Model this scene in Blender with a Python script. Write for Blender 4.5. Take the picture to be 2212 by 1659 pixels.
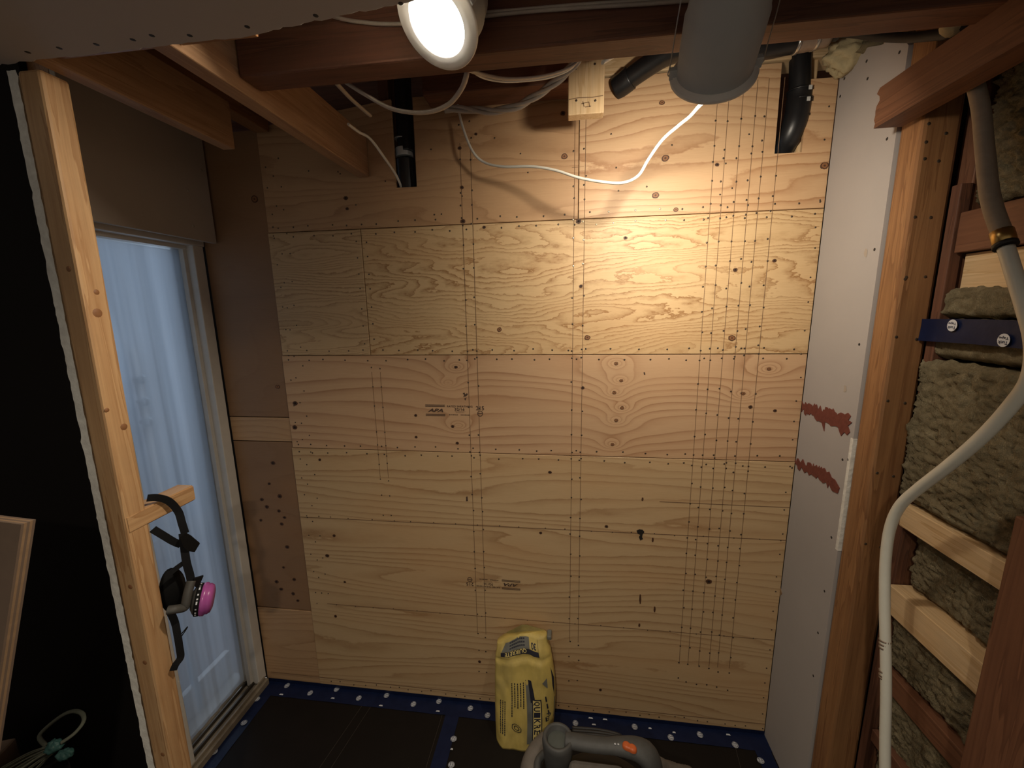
import bpy, bmesh, math, random
from mathutils import Vector, Matrix, noise
random.seed(7)
for o in list(bpy.data.objects): bpy.data.objects.remove(o)
scene = bpy.context.scene
COL = scene.collection

# ------------------------------------------------------------------ camera, world, exposure
FPX, YAW, PITCH, ROLL = 880.46, 0.130466, -0.181959, 0.017519
CAM = Vector((0.0, -1.5, 1.734))
_R = (Matrix.Rotation(YAW, 3, 'Z') @ Matrix.Rotation(PITCH, 3, 'X') @ Matrix.Rotation(ROLL, 3, 'Y'))
cam = bpy.data.cameras.new('camera'); cam_o = bpy.data.objects.new('camera', cam); COL.objects.link(cam_o)
cam.sensor_fit = 'HORIZONTAL'; cam.sensor_width = 36.0; cam.lens = 36.0 * FPX / 2212.0; cam.clip_start = 0.02
_r, _f, _u = _R @ Vector((1, 0, 0)), _R @ Vector((0, 1, 0)), _R @ Vector((0, 0, 1))
cam_o.matrix_world = Matrix(((_r.x, _u.x, -_f.x, CAM.x), (_r.y, _u.y, -_f.y, CAM.y), (_r.z, _u.z, -_f.z, CAM.z), (0, 0, 0, 1)))
scene.camera = cam_o
world = bpy.data.worlds.new('dim_interior'); scene.world = world; world.use_nodes = True
world.node_tree.nodes['Background'].inputs[0].default_value = (1.0, 0.88, 0.74, 1)
world.node_tree.nodes['Background'].inputs[1].default_value = 0.13
vs = scene.view_settings; vs.view_transform = 'Standard'; vs.look = 'None'; vs.gamma = 1.0; vs.use_curve_mapping = False
vs.exposure = 0.48
LAMP_ROOM, LAMP_WALL, LAMP_BEHIND, DAYLIGHT = 5.6, 3.9, 8.6, 12.0
LAMP_COLOR = (1.0, 0.875, 0.70)

def area(name, loc, direction, size, power, color, spread=math.pi, shape='DISK', parent=None):
    l = bpy.data.lights.new(name, 'AREA'); l.shape = shape; l.size = size; l.energy = power; l.color = color; l.spread = spread
    o = bpy.data.objects.new(name, l); COL.objects.link(o)
    o.location = loc; o.rotation_euler = Vector(direction).to_track_quat('-Z', 'Y').to_euler()
    return o
# daylight from a window of the room beyond the plastic sheet
d = area('window_daylight', (-2.15, 0.95, 1.75), (0.15, -1, -0.12), 1.1, DAYLIGHT, (0.70, 0.84, 1.0), shape='SQUARE')

def ray(px, py):
    return _R @ Vector(((px - 1106) / FPX, 1.0, -(py - 829.5) / FPX))
def onX(px, py, x): d = ray(px, py); return CAM + d * ((x - CAM.x) / d.x)
def onY(px, py, y): d = ray(px, py); return CAM + d * ((y - CAM.y) / d.y)
def onZ(px, py, z): d = ray(px, py); return CAM + d * ((z - CAM.z) / d.z)

# ------------------------------------------------------------------ materials
class NT:
    def __init__(s, name):
        s.m = bpy.data.materials.new(name); s.m.use_nodes = True; s.t = s.m.node_tree
        s.b = s.t.nodes['Principled BSDF']; s.out = s.t.nodes['Material Output']
    def n(s, typ, props=None, **ins):
        nd = s.t.nodes.new(typ)
        for k, v in (props or {}).items(): setattr(nd, k, v)
        for k, v in ins.items():
            key = int(k[1:]) if k[0] == 'i' and k[1:].isdigit() else k.replace('_', ' ')
            s.set(nd.inputs[key], v)
        return nd
    def set(s, sock, v):
        if isinstance(v, bpy.types.NodeSocket): s.t.links.new(v, sock)
        elif isinstance(v, bpy.types.Node): s.t.links.new(v.outputs[0], sock)
        else: sock.default_value = v
    def math(s, op, a, b=None, c=None, clamp=False):
        nd = s.t.nodes.new('ShaderNodeMath'); nd.operation = op; nd.use_clamp = clamp
        s.set(nd.inputs[0], a)
        if b is not None: s.set(nd.inputs[1], b)
        if c is not None: s.set(nd.inputs[2], c)
        return nd.outputs[0]
    def vmul(s, v, xyz):
        nd = s.t.nodes.new('ShaderNodeVectorMath'); nd.operation = 'MULTIPLY'; s.set(nd.inputs[0], v); nd.inputs[1].default_value = xyz
        return nd.outputs[0]
    def vadd(s, v, w):
        nd = s.t.nodes.new('ShaderNodeVectorMath'); nd.operation = 'ADD'; s.set(nd.inputs[0], v); s.set(nd.inputs[1], w)
        return nd.outputs[0]
    def noise(s, vec, scale=1.0, detail=2.0, rough=0.5, dist=0.0):
        nd = s.n('ShaderNodeTexNoise', None, Vector=vec, Scale=scale, Detail=detail, Roughness=rough, Distortion=dist)
        return nd.outputs[0]
    def ramp(s, fac, stops):
        nd = s.t.nodes.new('ShaderNodeValToRGB'); s.set(nd.inputs[0], fac)
        e = nd.color_ramp.elements
        while len(e) > 1: e.remove(e[-1])
        e[0].position = stops[0][0]; e[0].color = (*stops[0][1], 1)
        for p, c in stops[1:]:
            k = e.new(p); k.color = (*c, 1)
        return nd.outputs[0]
    def mix(s, fac, a, b, blend='MIX'):
        nd = s.t.nodes.new('ShaderNodeMix'); nd.data_type = 'RGBA'; nd.blend_type = blend
        s.set(nd.inputs[0], fac)
        for i, v in ((6, a), (7, b)):
            if isinstance(v, tuple): nd.inputs[i].default_value = (*v, 1)
            else: s.set(nd.inputs[i], v)
        return nd.outputs[2]
    def bump(s, h, strength=0.3, distance=0.01):
        nd = s.n('ShaderNodeBump', None, Height=h, Strength=strength, Distance=distance)
        s.t.links.new(nd.outputs[0], s.b.inputs['Normal'])
    def pos(s): return s.t.nodes.new('ShaderNodeNewGeometry').outputs['Position']
    def obj(s): return s.t.nodes.new('ShaderNodeTexCoord').outputs['Object']
    def base(s, c): s.set(s.b.inputs['Base Color'], (*c, 1) if isinstance(c, tuple) else c)
    def rough(s, r): s.set(s.b.inputs['Roughness'], r)

M = {}
def plain(name, c, rough=0.6, metal=0.0, var=0.0, scale=30.0, bump=0.0, spec=0.5):
    t = NT(name); M[name] = t.m
    if var:
        f = t.noise(t.obj(), scale, 4.0, 0.6)
        t.base(t.mix(f, tuple(x * (1 - var) for x in c), tuple(min(1, x * (1 + var)) for x in c)))
        if bump: t.bump(f, bump, 0.004)
    else: t.base(c)
    t.rough(rough); t.b.inputs['Metallic'].default_value = metal; t.b.inputs['Specular IOR Level'].default_value = spec
    return t.m

def plywood(name, light, dark, sx, sz, K, jag, contrast, seed, warm=(0.55, 0.27, 0.1), knots=(), stain=0.25, lin=0.8):
    t = NT(name); M[name] = t.m
    P = t.vadd(t.pos(), (seed * 3.17, seed * 1.31, seed * 2.23))
    warp = t.noise(t.vmul(P, (11, 0, 30)), 1.0, 4.0, 0.65)
    zc = t.n('ShaderNodeSeparateXYZ', None, Vector=P).outputs[2]
    f = t.noise(t.vmul(P, (sx, 0, sz)), 1.0, 1.5, 0.45)
    f = t.math('ADD', f, t.math('MULTIPLY', t.math('SUBTRACT', warp, 0.5), jag))
    f = t.math('ADD', f, t.math('MULTIPLY', zc, lin))
    p0 = t.pos()
    for kx, kz, r, a in knots:
        dv = t.vmul(t.vadd(p0, (-kx, 0, -kz)), (0.55, 0, 1.0))
        ln = t.n('ShaderNodeVectorMath', {'operation': 'LENGTH'}, i0=dv).outputs['Value']
        e = t.math('DIVIDE', a, t.math('ADD', 1.0, t.math('POWER', t.math('DIVIDE', ln, r), 2.0)))
        f = t.math('ADD', f, e)
    saw = t.math('FRACT', t.math('MULTIPLY', f, K))
    ring = t.ramp(saw, [(0.0, (0, 0, 0)), (0.45, (0.05, 0.05, 0.05)), (0.80, (0.5, 0.5, 0.5)), (0.93, (1, 1, 1)), (1.0, (0, 0, 0))])
    gate = t.math('MULTIPLY', ring, t.ramp(t.noise(t.vmul(P, (2.3, 0, 7)), 1.0, 2.0), [(0.3, (0.4,) * 3), (0.6, (1,) * 3)]))
    fib = t.noise(t.vmul(P, (14, 0, 420)), 1.0, 2.0, 0.7)
    blot = t.noise(t.vmul(P, (1.6, 0, 4.5)), 1.0, 3.0, 0.55)
    c = t.mix(t.math('MULTIPLY', gate, contrast), light, dark)
    c = t.mix(t.math('MULTIPLY', t.ramp(blot, [(0.45, (0,) * 3), (0.75, (1,) * 3)]), stain), c, warm)
    c = t.mix(t.math('MULTIPLY', t.math('SUBTRACT', fib, 0.35), 0.42, clamp=True), c, dark)
    t.base(c)
    t.rough(t.math('ADD', 0.36, t.math('MULTIPLY', fib, 0.3))); t.b.inputs['Specular IOR Level'].default_value = 0.42
    h = t.math('ADD', t.math('MULTIPLY', ring, -0.5), t.math('MULTIPLY', fib, 0.5))
    t.bump(h, 0.30, 0.0011)
    return t.m

def lumber(name, c1, c2, axis, rough=0.55, dirt=0.15):
    t = NT(name); M[name] = t.m
    rnd = t.n('ShaderNodeObjectInfo').outputs['Random']
    off = t.n('ShaderNodeCombineXYZ', None, X=t.math('MULTIPLY', rnd, 37.0), Y=t.math('MULTIPLY', rnd, 11.0), Z=t.math('MULTIPLY', rnd, 23.0)).outputs[0]
    s = [30.0, 30.0, 30.0]; s['XYZ'.index(axis)] = 1.6
    P = t.vadd(t.vmul(t.obj(), tuple(s)), off)
    f = t.noise(P, 1.0, 3.0, 0.55, 0.6)
    s2 = [260.0] * 3; s2['XYZ'.index(axis)] = 9.0
    g = t.noise(t.vadd(t.vmul(t.obj(), tuple(s2)), off), 1.0, 2.0, 0.6)
    saw = t.math('FRACT', t.math('MULTIPLY', f, 5.0))
    c = t.mix(t.ramp(saw, [(0, (0,) * 3), (0.75, (0.55,) * 3), (0.95, (1,) * 3), (1.0, (0.1,) * 3)]), c1, c2)
    c = t.mix(t.math('MULTIPLY', t.math('SUBTRACT', g, 0.4), 0.55, clamp=True), c, tuple(x * 0.5 for x in c2))
    b = t.noise(t.vadd(t.vmul(t.obj(), (9, 9, 9)), off), 1.0, 4.0, 0.6)
    c = t.mix(t.math('MULTIPLY', t.ramp(b, [(0.5, (0,) * 3), (0.8, (1,) * 3)]), dirt), c, (0.16, 0.11, 0.07))
    t.base(c); t.rough(rough); t.b.inputs['Specular IOR Level'].default_value = 0.35
    t.bump(g, 0.25, 0.001)
    return t.m

for ax in 'XYZ':
    lumber('new_lumber_' + ax, (0.58, 0.36, 0.18), (0.43, 0.235, 0.105), ax)
    lumber('joist_lumber_' + ax, (0.46, 0.28, 0.155), (0.34, 0.185, 0.095), ax)
    lumber('pale_lumber_' + ax, (0.72, 0.52, 0.30), (0.58, 0.38, 0.19), ax)
    lumber('amber_lumber_' + ax, (0.33, 0.165, 0.070), (0.21, 0.095, 0.040), ax, 0.36)
    lumber('red_lumber_' + ax, (0.20, 0.088, 0.046), (0.13, 0.054, 0.029), ax, 0.55)
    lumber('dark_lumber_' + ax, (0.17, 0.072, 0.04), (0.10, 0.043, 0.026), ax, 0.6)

def wz(px, py): return onY(px, py, 0.0)
ROW3_KNOTS = [(wz(a, b).x, wz(a, b).z, 0.017, 0.42) for a, b in ((1331, 785), (1340, 822), (1327, 848), (1344, 881), (1331, 908), (1322, 960), (985, 793), (990, 920), (1661, 797), (1605, 852), (968, 828))]
plywood('plywood_top_left', (0.52, 0.325, 0.175), (0.28, 0.14, 0.06), 0.9, 6, 11, 0.06, 0.60, 1.0, stain=0.15, lin=2.2)
plywood('plywood_top_right', (0.61, 0.40, 0.225), (0.34, 0.165, 0.07), 0.8, 5, 13, 0.045, 0.85, 2.0, stain=0.2, lin=1.8)
plywood('plywood_pale_left', (0.61, 0.425, 0.235), (0.26, 0.14, 0.058), 1.2, 9, 20, 0.09, 0.9, 3.0, stain=0.12, lin=2.6)
plywood('plywood_pale', (0.65, 0.455, 0.245), (0.30, 0.15, 0.052), 1.4, 8, 19, 0.12, 1.0, 4.0, stain=0.28, lin=2.2)
plywood('plywood_pink', (0.59, 0.38, 0.22), (0.34, 0.17, 0.082), 0.5, 5, 9, 0.025, 0.85, 5.0, knots=ROW3_KNOTS, stain=0.18, lin=3.0)
plywood('plywood_bottom', (0.59, 0.41, 0.225), (0.33, 0.18, 0.078), 0.6, 6, 11, 0.045, 0.80, 6.0, stain=0.3, lin=2.4)
plywood('plywood_brown', (0.29, 0.165, 0.086), (0.20, 0.10, 0.047), 2.0, 5, 6, 0.05, 0.30, 7.0, stain=0.2)
plywood('plywood_edge', (0.50, 0.32, 0.16), (0.25, 0.13, 0.06), 3, 120, 2, 0.0, 0.9, 8.0)

def drywall(name, c):
    t = NT(name); M[name] = t.m
    f = t.noise(t.pos(), 5.0, 5.0, 0.6); g = t.noise(t.pos(), 700.0, 2.0, 0.5)
    t.base(t.mix(f, tuple(x * 0.88 for x in c), c)); t.rough(0.85); t.b.inputs['Specular IOR Level'].default_value = 0.2
    t.bump(g, 0.12, 0.0005)
drywall('drywall_paper', (0.50, 0.455, 0.43)); drywall('drywall_grey', (0.44, 0.375, 0.31)); drywall('drywall_strip', (0.45, 0.415, 0.395))
plain('gypsum', (0.78, 0.74, 0.68), 0.9, var=0.35, scale=60, bump=0.6)
plain('door_paint', (0.60, 0.56, 0.50), 0.5, var=0.10, scale=25)
plain('membrane', (0.009, 0.0065, 0.005), 0.6, var=0.35, scale=9, spec=0.2)
plain('membrane_line', (0.06, 0.045, 0.035), 0.7)
plain('hall_shade_black', (0.012, 0.010, 0.009), 0.9, spec=0.1)  # near-black albedo puts the unlit hall's darkness into the colour
plain('seam_black', (0.035, 0.026, 0.02), 0.8)
def blue_tape():
    t = NT('blue_tape'); M['blue_tape'] = t.m
    n = t.noise(t.pos(), 26.0, 3.0, 0.6)
    t.base(t.mix(n, (0.004, 0.008, 0.030), (0.009, 0.017, 0.060))); t.rough(0.42); t.b.inputs['Specular IOR Level'].default_value = 0.25; t.bump(n, 0.4, 0.004)
blue_tape()
plain('tape_print', (0.62, 0.64, 0.68), 0.5)
plain('nail_steel', (0.10, 0.075, 0.055), 0.35, 0.6)
plain('nail_lit_glint', (0.75, 0.68, 0.5), 0.3, 0.7)  # lit copy of the nail steel: lamp glint put into the colour
plain('knot_dark', (0.085, 0.035, 0.016), 0.6, var=0.4, scale=120)
plain('knot_mid', (0.26, 0.115, 0.045), 0.6, var=0.3, scale=120)
plain('pencil', (0.20, 0.115, 0.06), 0.8)
plain('ink', (0.075, 0.042, 0.028), 0.8)
plain('hole_black', (0.012, 0.008, 0.006), 0.9)
plain('cable_white', (0.78, 0.75, 0.66), 0.45, var=0.06, scale=60)
plain('cable_grey', (0.44, 0.38, 0.32), 0.5, var=0.15, scale=80)
plain('abs_pipe', (0.012, 0.012, 0.013), 0.38, var=0.3, scale=40)
plain('pipe_label', (0.55, 0.55, 0.53), 0.6)
plain('rubber', (0.02, 0.018, 0.017), 0.6)
plain('steel', (0.62, 0.60, 0.56), 0.3, 0.9)
plain('brass', (0.55, 0.36, 0.12), 0.3, 0.9)
plain('coupling', (0.32, 0.24, 0.18), 0.5, 0.3, var=0.3, scale=60)
plain('lamp_trim', (0.80, 0.76, 0.70), 0.45)
plain('lamp_can', (0.50, 0.505, 0.49), 0.5, 0.0, var=0.05, scale=40)
plain('pex_white', (0.72, 0.70, 0.60), 0.35, var=0.05, scale=30)
plain('pipe_dusty', (0.30, 0.24, 0.18), 0.7, var=0.25, scale=50)
plain('red_compound', (0.16, 0.042, 0.028), 0.75, var=0.35, scale=60, bump=0.5)
plain('foam_tan', (0.46, 0.38, 0.22), 0.9, var=0.35, scale=40, bump=0.8)
plain('mask_black', (0.006, 0.006, 0.006), 0.75, spec=0.15)
plain('strap', (0.009, 0.009, 0.010), 0.8, spec=0.2)
plain('mask_grey', (0.055, 0.052, 0.046), 0.6)
plain('filter_pink', (0.38, 0.085, 0.31), 0.28, var=0.12, scale=40)
plain('bag_grey', (0.16, 0.16, 0.14), 0.6); plain('bag_navy', (0.018, 0.018, 0.030), 0.6)
plain('bag_yellow_print', (0.76, 0.60, 0.22), 0.55)
plain('vac_grey', (0.075, 0.075, 0.072), 0.55, var=0.25, scale=50)
plain('vac_dark', (0.022, 0.020, 0.019), 0.55, var=0.4, scale=30)
plain('vac_dusty', (0.15, 0.13, 0.11), 0.7, var=0.5, scale=26)
plain('vac_cup', (0.085, 0.095, 0.085), 0.7, var=0.2, scale=50)
plain('orange', (0.62, 0.135, 0.035), 0.4, var=0.12, scale=80)
plain('teal_wrap', (0.10, 0.26, 0.24), 0.35, var=0.5, scale=60)
plain('twine', (0.22, 0.23, 0.17), 0.85, var=0.3, scale=60)
plain('cardboard', (0.17, 0.115, 0.08), 0.85, var=0.15, scale=30)
plain('far_wall', (0.62, 0.68, 0.76), 0.8); plain('far_floor', (0.30, 0.22, 0.17), 0.5, var=0.3, scale=6); plain('far_base', (0.82, 0.74, 0.66), 0.6)
plain('sill_grime', (0.22, 0.18, 0.13), 0.5, var=0.6, scale=30, bump=0.5)
plain('rail_metal', (0.10, 0.085, 0.07), 0.35, 0.8)
plain('osb', (0.30, 0.19, 0.105), 0.7, var=0.3, scale=60)

def bag_paper():
    t = NT('bag_paper'); M['bag_paper'] = t.m
    n = t.noise(t.obj(), 22.0, 4.0, 0.6); g = t.noise(t.vmul(t.obj(), (60, 60, 14)), 1.0, 3.0)
    sep = t.n('ShaderNodeSeparateXYZ', None, Vector=t.obj()).outputs
    c = t.mix(n, (0.58, 0.43, 0.10), (0.72, 0.55, 0.17))
    dirt = t.math('MULTIPLY', t.ramp(t.noise(t.vmul(t.obj(), (9, 9, 5)), 1.0, 4.0, 0.6), [(0.42, (0,) * 3), (0.68, (1,) * 3)]), 0.55)
    c = t.mix(dirt, c, (0.30, 0.23, 0.09))
    t.base(c); t.rough(0.55); t.bump(g, 0.35, 0.006)
bag_paper()
def wool():
    t = NT('mineral_wool'); M['mineral_wool'] = t.m
    a = t.noise(t.pos(), 26.0, 6.0, 0.7, 0.8); b = t.noise(t.vmul(t.pos(), (300, 500, 240)), 1.0, 3.0, 0.7, 1.0)
    c = t.ramp(a, [(0.25, (0.14, 0.112, 0.062)), (0.5, (0.34, 0.28, 0.17)), (0.75, (0.52, 0.44, 0.28))])
    c = t.mix(t.math('MULTIPLY', b, 0.6), c, (0.19, 0.15, 0.088))
    t.base(c); t.rough(0.95); t.b.inputs['Specular IOR Level'].default_value = 0.1
    t.bump(t.math('ADD', t.math('MULTIPLY', a, 0.6), b), 0.9, 0.008)
wool()
def sheet():
    t = NT('plastic_sheet'); M['plastic_sheet'] = t.m
    f = t.noise(t.vmul(t.obj(), (8, 22, 1.3)), 1.0, 3.0, 0.6)
    tr = t.n('ShaderNodeBsdfTranslucent', None, Color=t.mix(f, (0.70, 0.78, 0.88), (0.88, 0.93, 1.0)))
    tp = t.n('ShaderNodeBsdfTransparent', None, Color=(0.85, 0.92, 1.0, 1))
    gl = t.n('ShaderNodeBsdfGlossy', None, Color=(0.7, 0.7, 0.7, 1), Roughness=0.22)
    m1 = t.n('ShaderNodeMixShader', None, i0=0.36, i1=tr.outputs[0], i2=tp.outputs[0])
    m2 = t.n('ShaderNodeMixShader', None, i0=0.10, i1=m1.outputs[0], i2=gl.outputs[0])
    bp = t.n('ShaderNodeBump', None, Height=f, Strength=0.4, Distance=0.01)
    t.t.links.new(bp.outputs[0], gl.inputs['Normal'])
    t.t.links.new(m2.outputs[0], t.out.inputs['Surface'])
sheet()
def emit(name, c, s):
    t = NT(name); M[name] = t.m
    e = t.n('ShaderNodeEmission', None, Color=(*c, 1), Strength=s); t.t.links.new(e.outputs[0], t.out.inputs['Surface'])
emit('led_lens', (1.0, 0.97, 0.90), 9.0)

# ------------------------------------------------------------------ mesh helpers
class MB:
    def __init__(s): s.bm = bmesh.new()
    def box(s, lo, hi, bev=0.0, seg=2, rot=None, mi=0):
        lo, hi = Vector(lo), Vector(hi); c = (lo + hi) / 2; d = hi - lo
        r = bmesh.ops.create_cube(s.bm, size=1.0)
        bmesh.ops.scale(s.bm, vec=d, verts=r['verts'])
        vv = r['verts']
        if bev > 0:
            ed = list({e for v in vv for e in v.link_edges})
            o = bmesh.ops.bevel(s.bm, geom=ed, offset=bev, segments=seg, affect='EDGES', profile=0.5)
            vv = list({v for f in o['faces'] for v in f.verts} | {v for v in vv if v.is_valid})
        if rot is not None: bmesh.ops.rotate(s.bm, cent=(0, 0, 0), matrix=rot, verts=vv)
        bmesh.ops.translate(s.bm, vec=c, verts=vv)
        for f in {f for v in vv for f in v.link_faces}: f.material_index = mi
        return vv
    def poly(s, pts, mi=0):
        f = s.bm.faces.new([s.bm.verts.new(p) for p in pts]); f.material_index = mi; return f
    def prism(s, pts, vec, mi=0):
        a = [s.bm.verts.new(p) for p in pts]; vec = Vector(vec); b = [s.bm.verts.new(Vector(p) + vec) for p in pts]
        n = len(a); fs = [s.bm.faces.new(a), s.bm.faces.new(b[::-1])]
        for i in range(n): fs.append(s.bm.faces.new((a[i], b[i], b[(i + 1) % n], a[(i + 1) % n])))
        for f in fs: f.material_index = mi
    def tube(s, pts, r, seg=8, flat=1.0, cap=True, mi=0, twist=0.0):
        pts = [Vector(p) for p in pts]; rings = []
        up = Vector((0.02, 0.03, 1))
        for i, p in enumerate(pts):
            t = (pts[min(i + 1, len(pts) - 1)] - pts[max(i - 1, 0)]).normalized()
            a = t.cross(up)
            if a.length < 1e-4: a = t.cross(Vector((1, 0, 0)))
            a.normalize(); b = a.cross(t).normalized(); up = b
            rr = r(i / (len(pts) - 1)) if callable(r) else r
            rings.append([s.bm.verts.new(p + a * (math.cos(2 * math.pi * k / seg + twist * i) * rr * flat) + b * (math.sin(2 * math.pi * k / seg + twist * i) * rr)) for k in range(seg)])
        for i in range(len(rings) - 1):
            for k in range(seg):
                f = s.bm.faces.new((rings[i][k], rings[i][(k + 1) % seg], rings[i + 1][(k + 1) % seg], rings[i + 1][k])); f.material_index = mi; f.smooth = True
        if cap:
            for q in (rings[0][::-1], rings[-1]): f = s.bm.faces.new(q); f.material_index = mi
    def lathe(s, prof, frame, seg=40, mi=0, smooth=True):
        # prof: (radius, height) pairs along the frame's z
        rings = []
        for r, h in prof:
            if r < 1e-6: rings.append([s.bm.verts.new(frame @ Vector((0, 0, h)))])
            else: rings.append([s.bm.verts.new(frame @ Vector((r * math.cos(2 * math.pi * k / seg), r * math.sin(2 * math.pi * k / seg), h))) for k in range(seg)])
        for a, b in zip(rings, rings[1:]):
            for k in range(seg):
                q = [a[k % len(a)], a[(k + 1) % len(a)], b[(k + 1) % len(b)], b[k % len(b)]]
                u = []
                for v in q:
                    if v not in u: u.append(v)
                if len(u) > 2:
                    f = s.bm.faces.new(u); f.material_index = mi; f.smooth = smooth
    def grid(s, fn, nu, nv, mi=0, smooth=True, closed=False):
        vs_ = [[s.bm.verts.new(fn(i / nu, j / nv)) for j in range(nv + 1)] for i in range(nu + (0 if closed else 1))]
        n = len(vs_)
        for i in range(nu):
            for j in range(nv):
                f = s.bm.faces.new((vs_[i][j], vs_[(i + 1) % n][j], vs_[(i + 1) % n][j + 1], vs_[i][j + 1])); f.material_index = mi; f.smooth = smooth
    def build(s, name, mats, parent=None, recentre=True):
        if isinstance(mats, str): mats = [mats]
        me = bpy.data.meshes.new(name); bmesh.ops.recalc_face_normals(s.bm, faces=s.bm.faces)
        loc = Vector((0, 0, 0))
        if recentre and s.bm.verts:
            xs = [v.co for v in s.bm.verts]
            loc = Vector(((min(v.x for v in xs) + max(v.x for v in xs)) / 2, (min(v.y for v in xs) + max(v.y for v in xs)) / 2, min(v.z for v in xs)))
            bmesh.ops.translate(s.bm, vec=-loc, verts=s.bm.verts)
        s.bm.to_mesh(me); s.bm.free()
        for m in mats: me.materials.append(M[m])
        o = bpy.data.objects.new(name, me); COL.objects.link(o); o.location = loc
        if parent is not None: attach(o, parent)
        return o

def world_loc(o):
    v = Vector((0, 0, 0)); 
    while o: v += o.location; o = o.parent
    return v
def attach(o, parent):
    o.location = o.location - world_loc(parent); o.parent = parent
def empty(name, loc):
    o = bpy.data.objects.new(name, None); COL.objects.link(o); o.location = loc; o.empty_display_size = 0.05; return o
def tag(o, label=None, cat=None, group=None, kind=None):
    if label: o['label'] = label
    if cat: o['category'] = cat
    if group: o['group'] = group
    if kind: o['kind'] = kind
    return o
def spline(pts, n=10):
    pts = [Vector(p) for p in pts]; out = []
    for i in range(len(pts) - 1):
        p0 = pts[max(i - 1, 0)]; p1 = pts[i]; p2 = pts[i + 1]; p3 = pts[min(i + 2, len(pts) - 1)]
        for k in range(n):
            t = k / n
            out.append(0.5 * ((2 * p1) + (p2 - p0) * t + (2 * p0 - 5 * p1 + 4 * p2 - p3) * t * t + (3 * p1 - p0 - 3 * p2 + p3) * t ** 3))
    out.append(pts[-1]); return out
def frame_at(loc, direction):
    q = Vector(direction).to_track_quat('Z', 'Y').to_matrix().to_4x4(); q.translation = Vector(loc); return q
_text = {}
def text_geo(txt, shear=0.0, bold=0.0):
    key = (txt, shear, bold)
    if key not in _text:
        c = bpy.data.curves.new('lettering', 'FONT'); c.body = txt; c.align_x = 'CENTER'; c.align_y = 'CENTER'; c.size = 1.0; c.shear = shear; c.offset = bold; c.resolution_u = 3
        o = bpy.data.objects.new('lettering', c); COL.objects.link(o)
        dg = bpy.context.evaluated_depsgraph_get(); dg.update()
        me = o.evaluated_get(dg).to_mesh()
        vs_ = [v.co.copy() for v in me.vertices]; fs = [tuple(p.vertices) for p in me.polygons]
        bpy.data.objects.remove(o); bpy.data.curves.remove(c)
        if vs_:
            xs = [v.x for v in vs_]; ys = [v.y for v in vs_]
            cx, cy = (min(xs) + max(xs)) / 2, (min(ys) + max(ys)) / 2
            w, h = max(xs) - min(xs), max(ys) - min(ys)
            vs_ = [((v.x - cx) / w, (v.y - cy) / h) for v in vs_]
        _text[key] = (vs_, fs)
    return _text[key]
def put_text(mb, txt, fn, w, h, mi=0, shear=0.0, bold=0.0):
    # fn(a, b): a in [-w/2, w/2], b in [-h/2, h/2] -> world point
    vs_, fs = text_geo(txt, shear, bold)
    nv = [mb.bm.verts.new(fn(a * w, b * h)) for a, b in vs_]
    for f in fs:
        try: mb.bm.faces.new([nv[i] for i in f]).material_index = mi
        except ValueError: pass

# ------------------------------------------------------------------ back wall
XL, XR = -1.405, 0.820
Z1, Z2, Z3 = 2.034, 1.566, 1.178
wall_back = tag(empty('wall_back', (0, 0, 0)), 'plywood sheathed back wall with pencil lines and nail heads', kind='structure')
def panel(poly, mat, y0=0.0, th=0.012, label=None):
    mb = MB(); mb.prism([(x, y0, z) for x, z in poly], (0, th, 0))
    bmesh.ops.bevel(mb.bm, geom=[e for e in mb.bm.edges if e.is_valid and all(abs(v.co.y - y0) < 1e-6 for v in e.verts)], offset=0.0012, segments=1, affect='EDGES')
    o = mb.build('plywood_panel', [mat], wall_back)
    if label: o['label'] = label
    return o
G = 0.0012
S0 = -1.122; SV = 0.043; SW = -0.751
P_top_l = panel([(S0, Z1 + G), (SV - G, Z1 + G), (SV - G, 2.455), (-0.525, 2.455), (-0.525, 2.167), (-0.604, 2.167), (-0.604, 2.455), (S0, 2.40)], 'plywood_top_left', label='brown plywood panel notched around the black drain pipe')
P_top_r = panel([(SV + G, Z1 + G), (XR, Z1 + G), (XR, 2.410), (0.737, 2.410), (0.737, 2.203), (0.655, 2.203), (0.655, 2.462), (SV + G, 2.462)], 'plywood_top_right', label='tan plywood panel notched around the right elbow pipe')
P_2l = panel([(S0 - .002, Z2 + G), (SW - G, Z2 + G), (SW - G, Z1 - G), (S0 - .002, Z1 - G)], 'plywood_pale_left', -0.0008)
P_2r = panel([(SW + G, Z2 + G), (XR, Z2 + G), (XR, Z1 - G), (SW + G, Z1 - G)], 'plywood_pale', label='pale plywood panel with strong wavy grain, brightest on the wall')
P_3 = panel([(-1.128, Z3 + G), (XR, Z3 + G), (XR, Z2 - G), (-1.128, Z2 - G)], 'plywood_pink', label='pinkish plywood panel with a column of ringed knots')
P_4 = panel([(-1.133, 0.0), (XR, 0.0), (XR, Z3 - G), (-1.133, Z3 - G)], 'plywood_bottom', label='large yellowish plywood panel down to the floor')
LC = 0.005
panel([(XL, 1.309), (S0 + .01, 1.309), (S0 + .01, 2.395), (XL, 2.395)], 'plywood_brown', LC, 0.01)
panel([(XL, 1.203), (-1.118, 1.203), (-1.118, 1.305), (XL, 1.305)], 'plywood_top_left', LC, 0.01)
P_l3 = panel([(XL, 0.401), (-1.12, 0.401), (-1.12, 1.199), (XL, 1.199)], 'plywood_brown', LC, 0.01, label='brown plywood strip sprinkled with round knots beside the doorway')
panel([(XL, 0.0), (-1.12, 0.0), (-1.12, 0.396), (XL, 0.396)], 'plywood_top_left', LC - 0.002, 0.012)
mb = MB()
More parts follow.
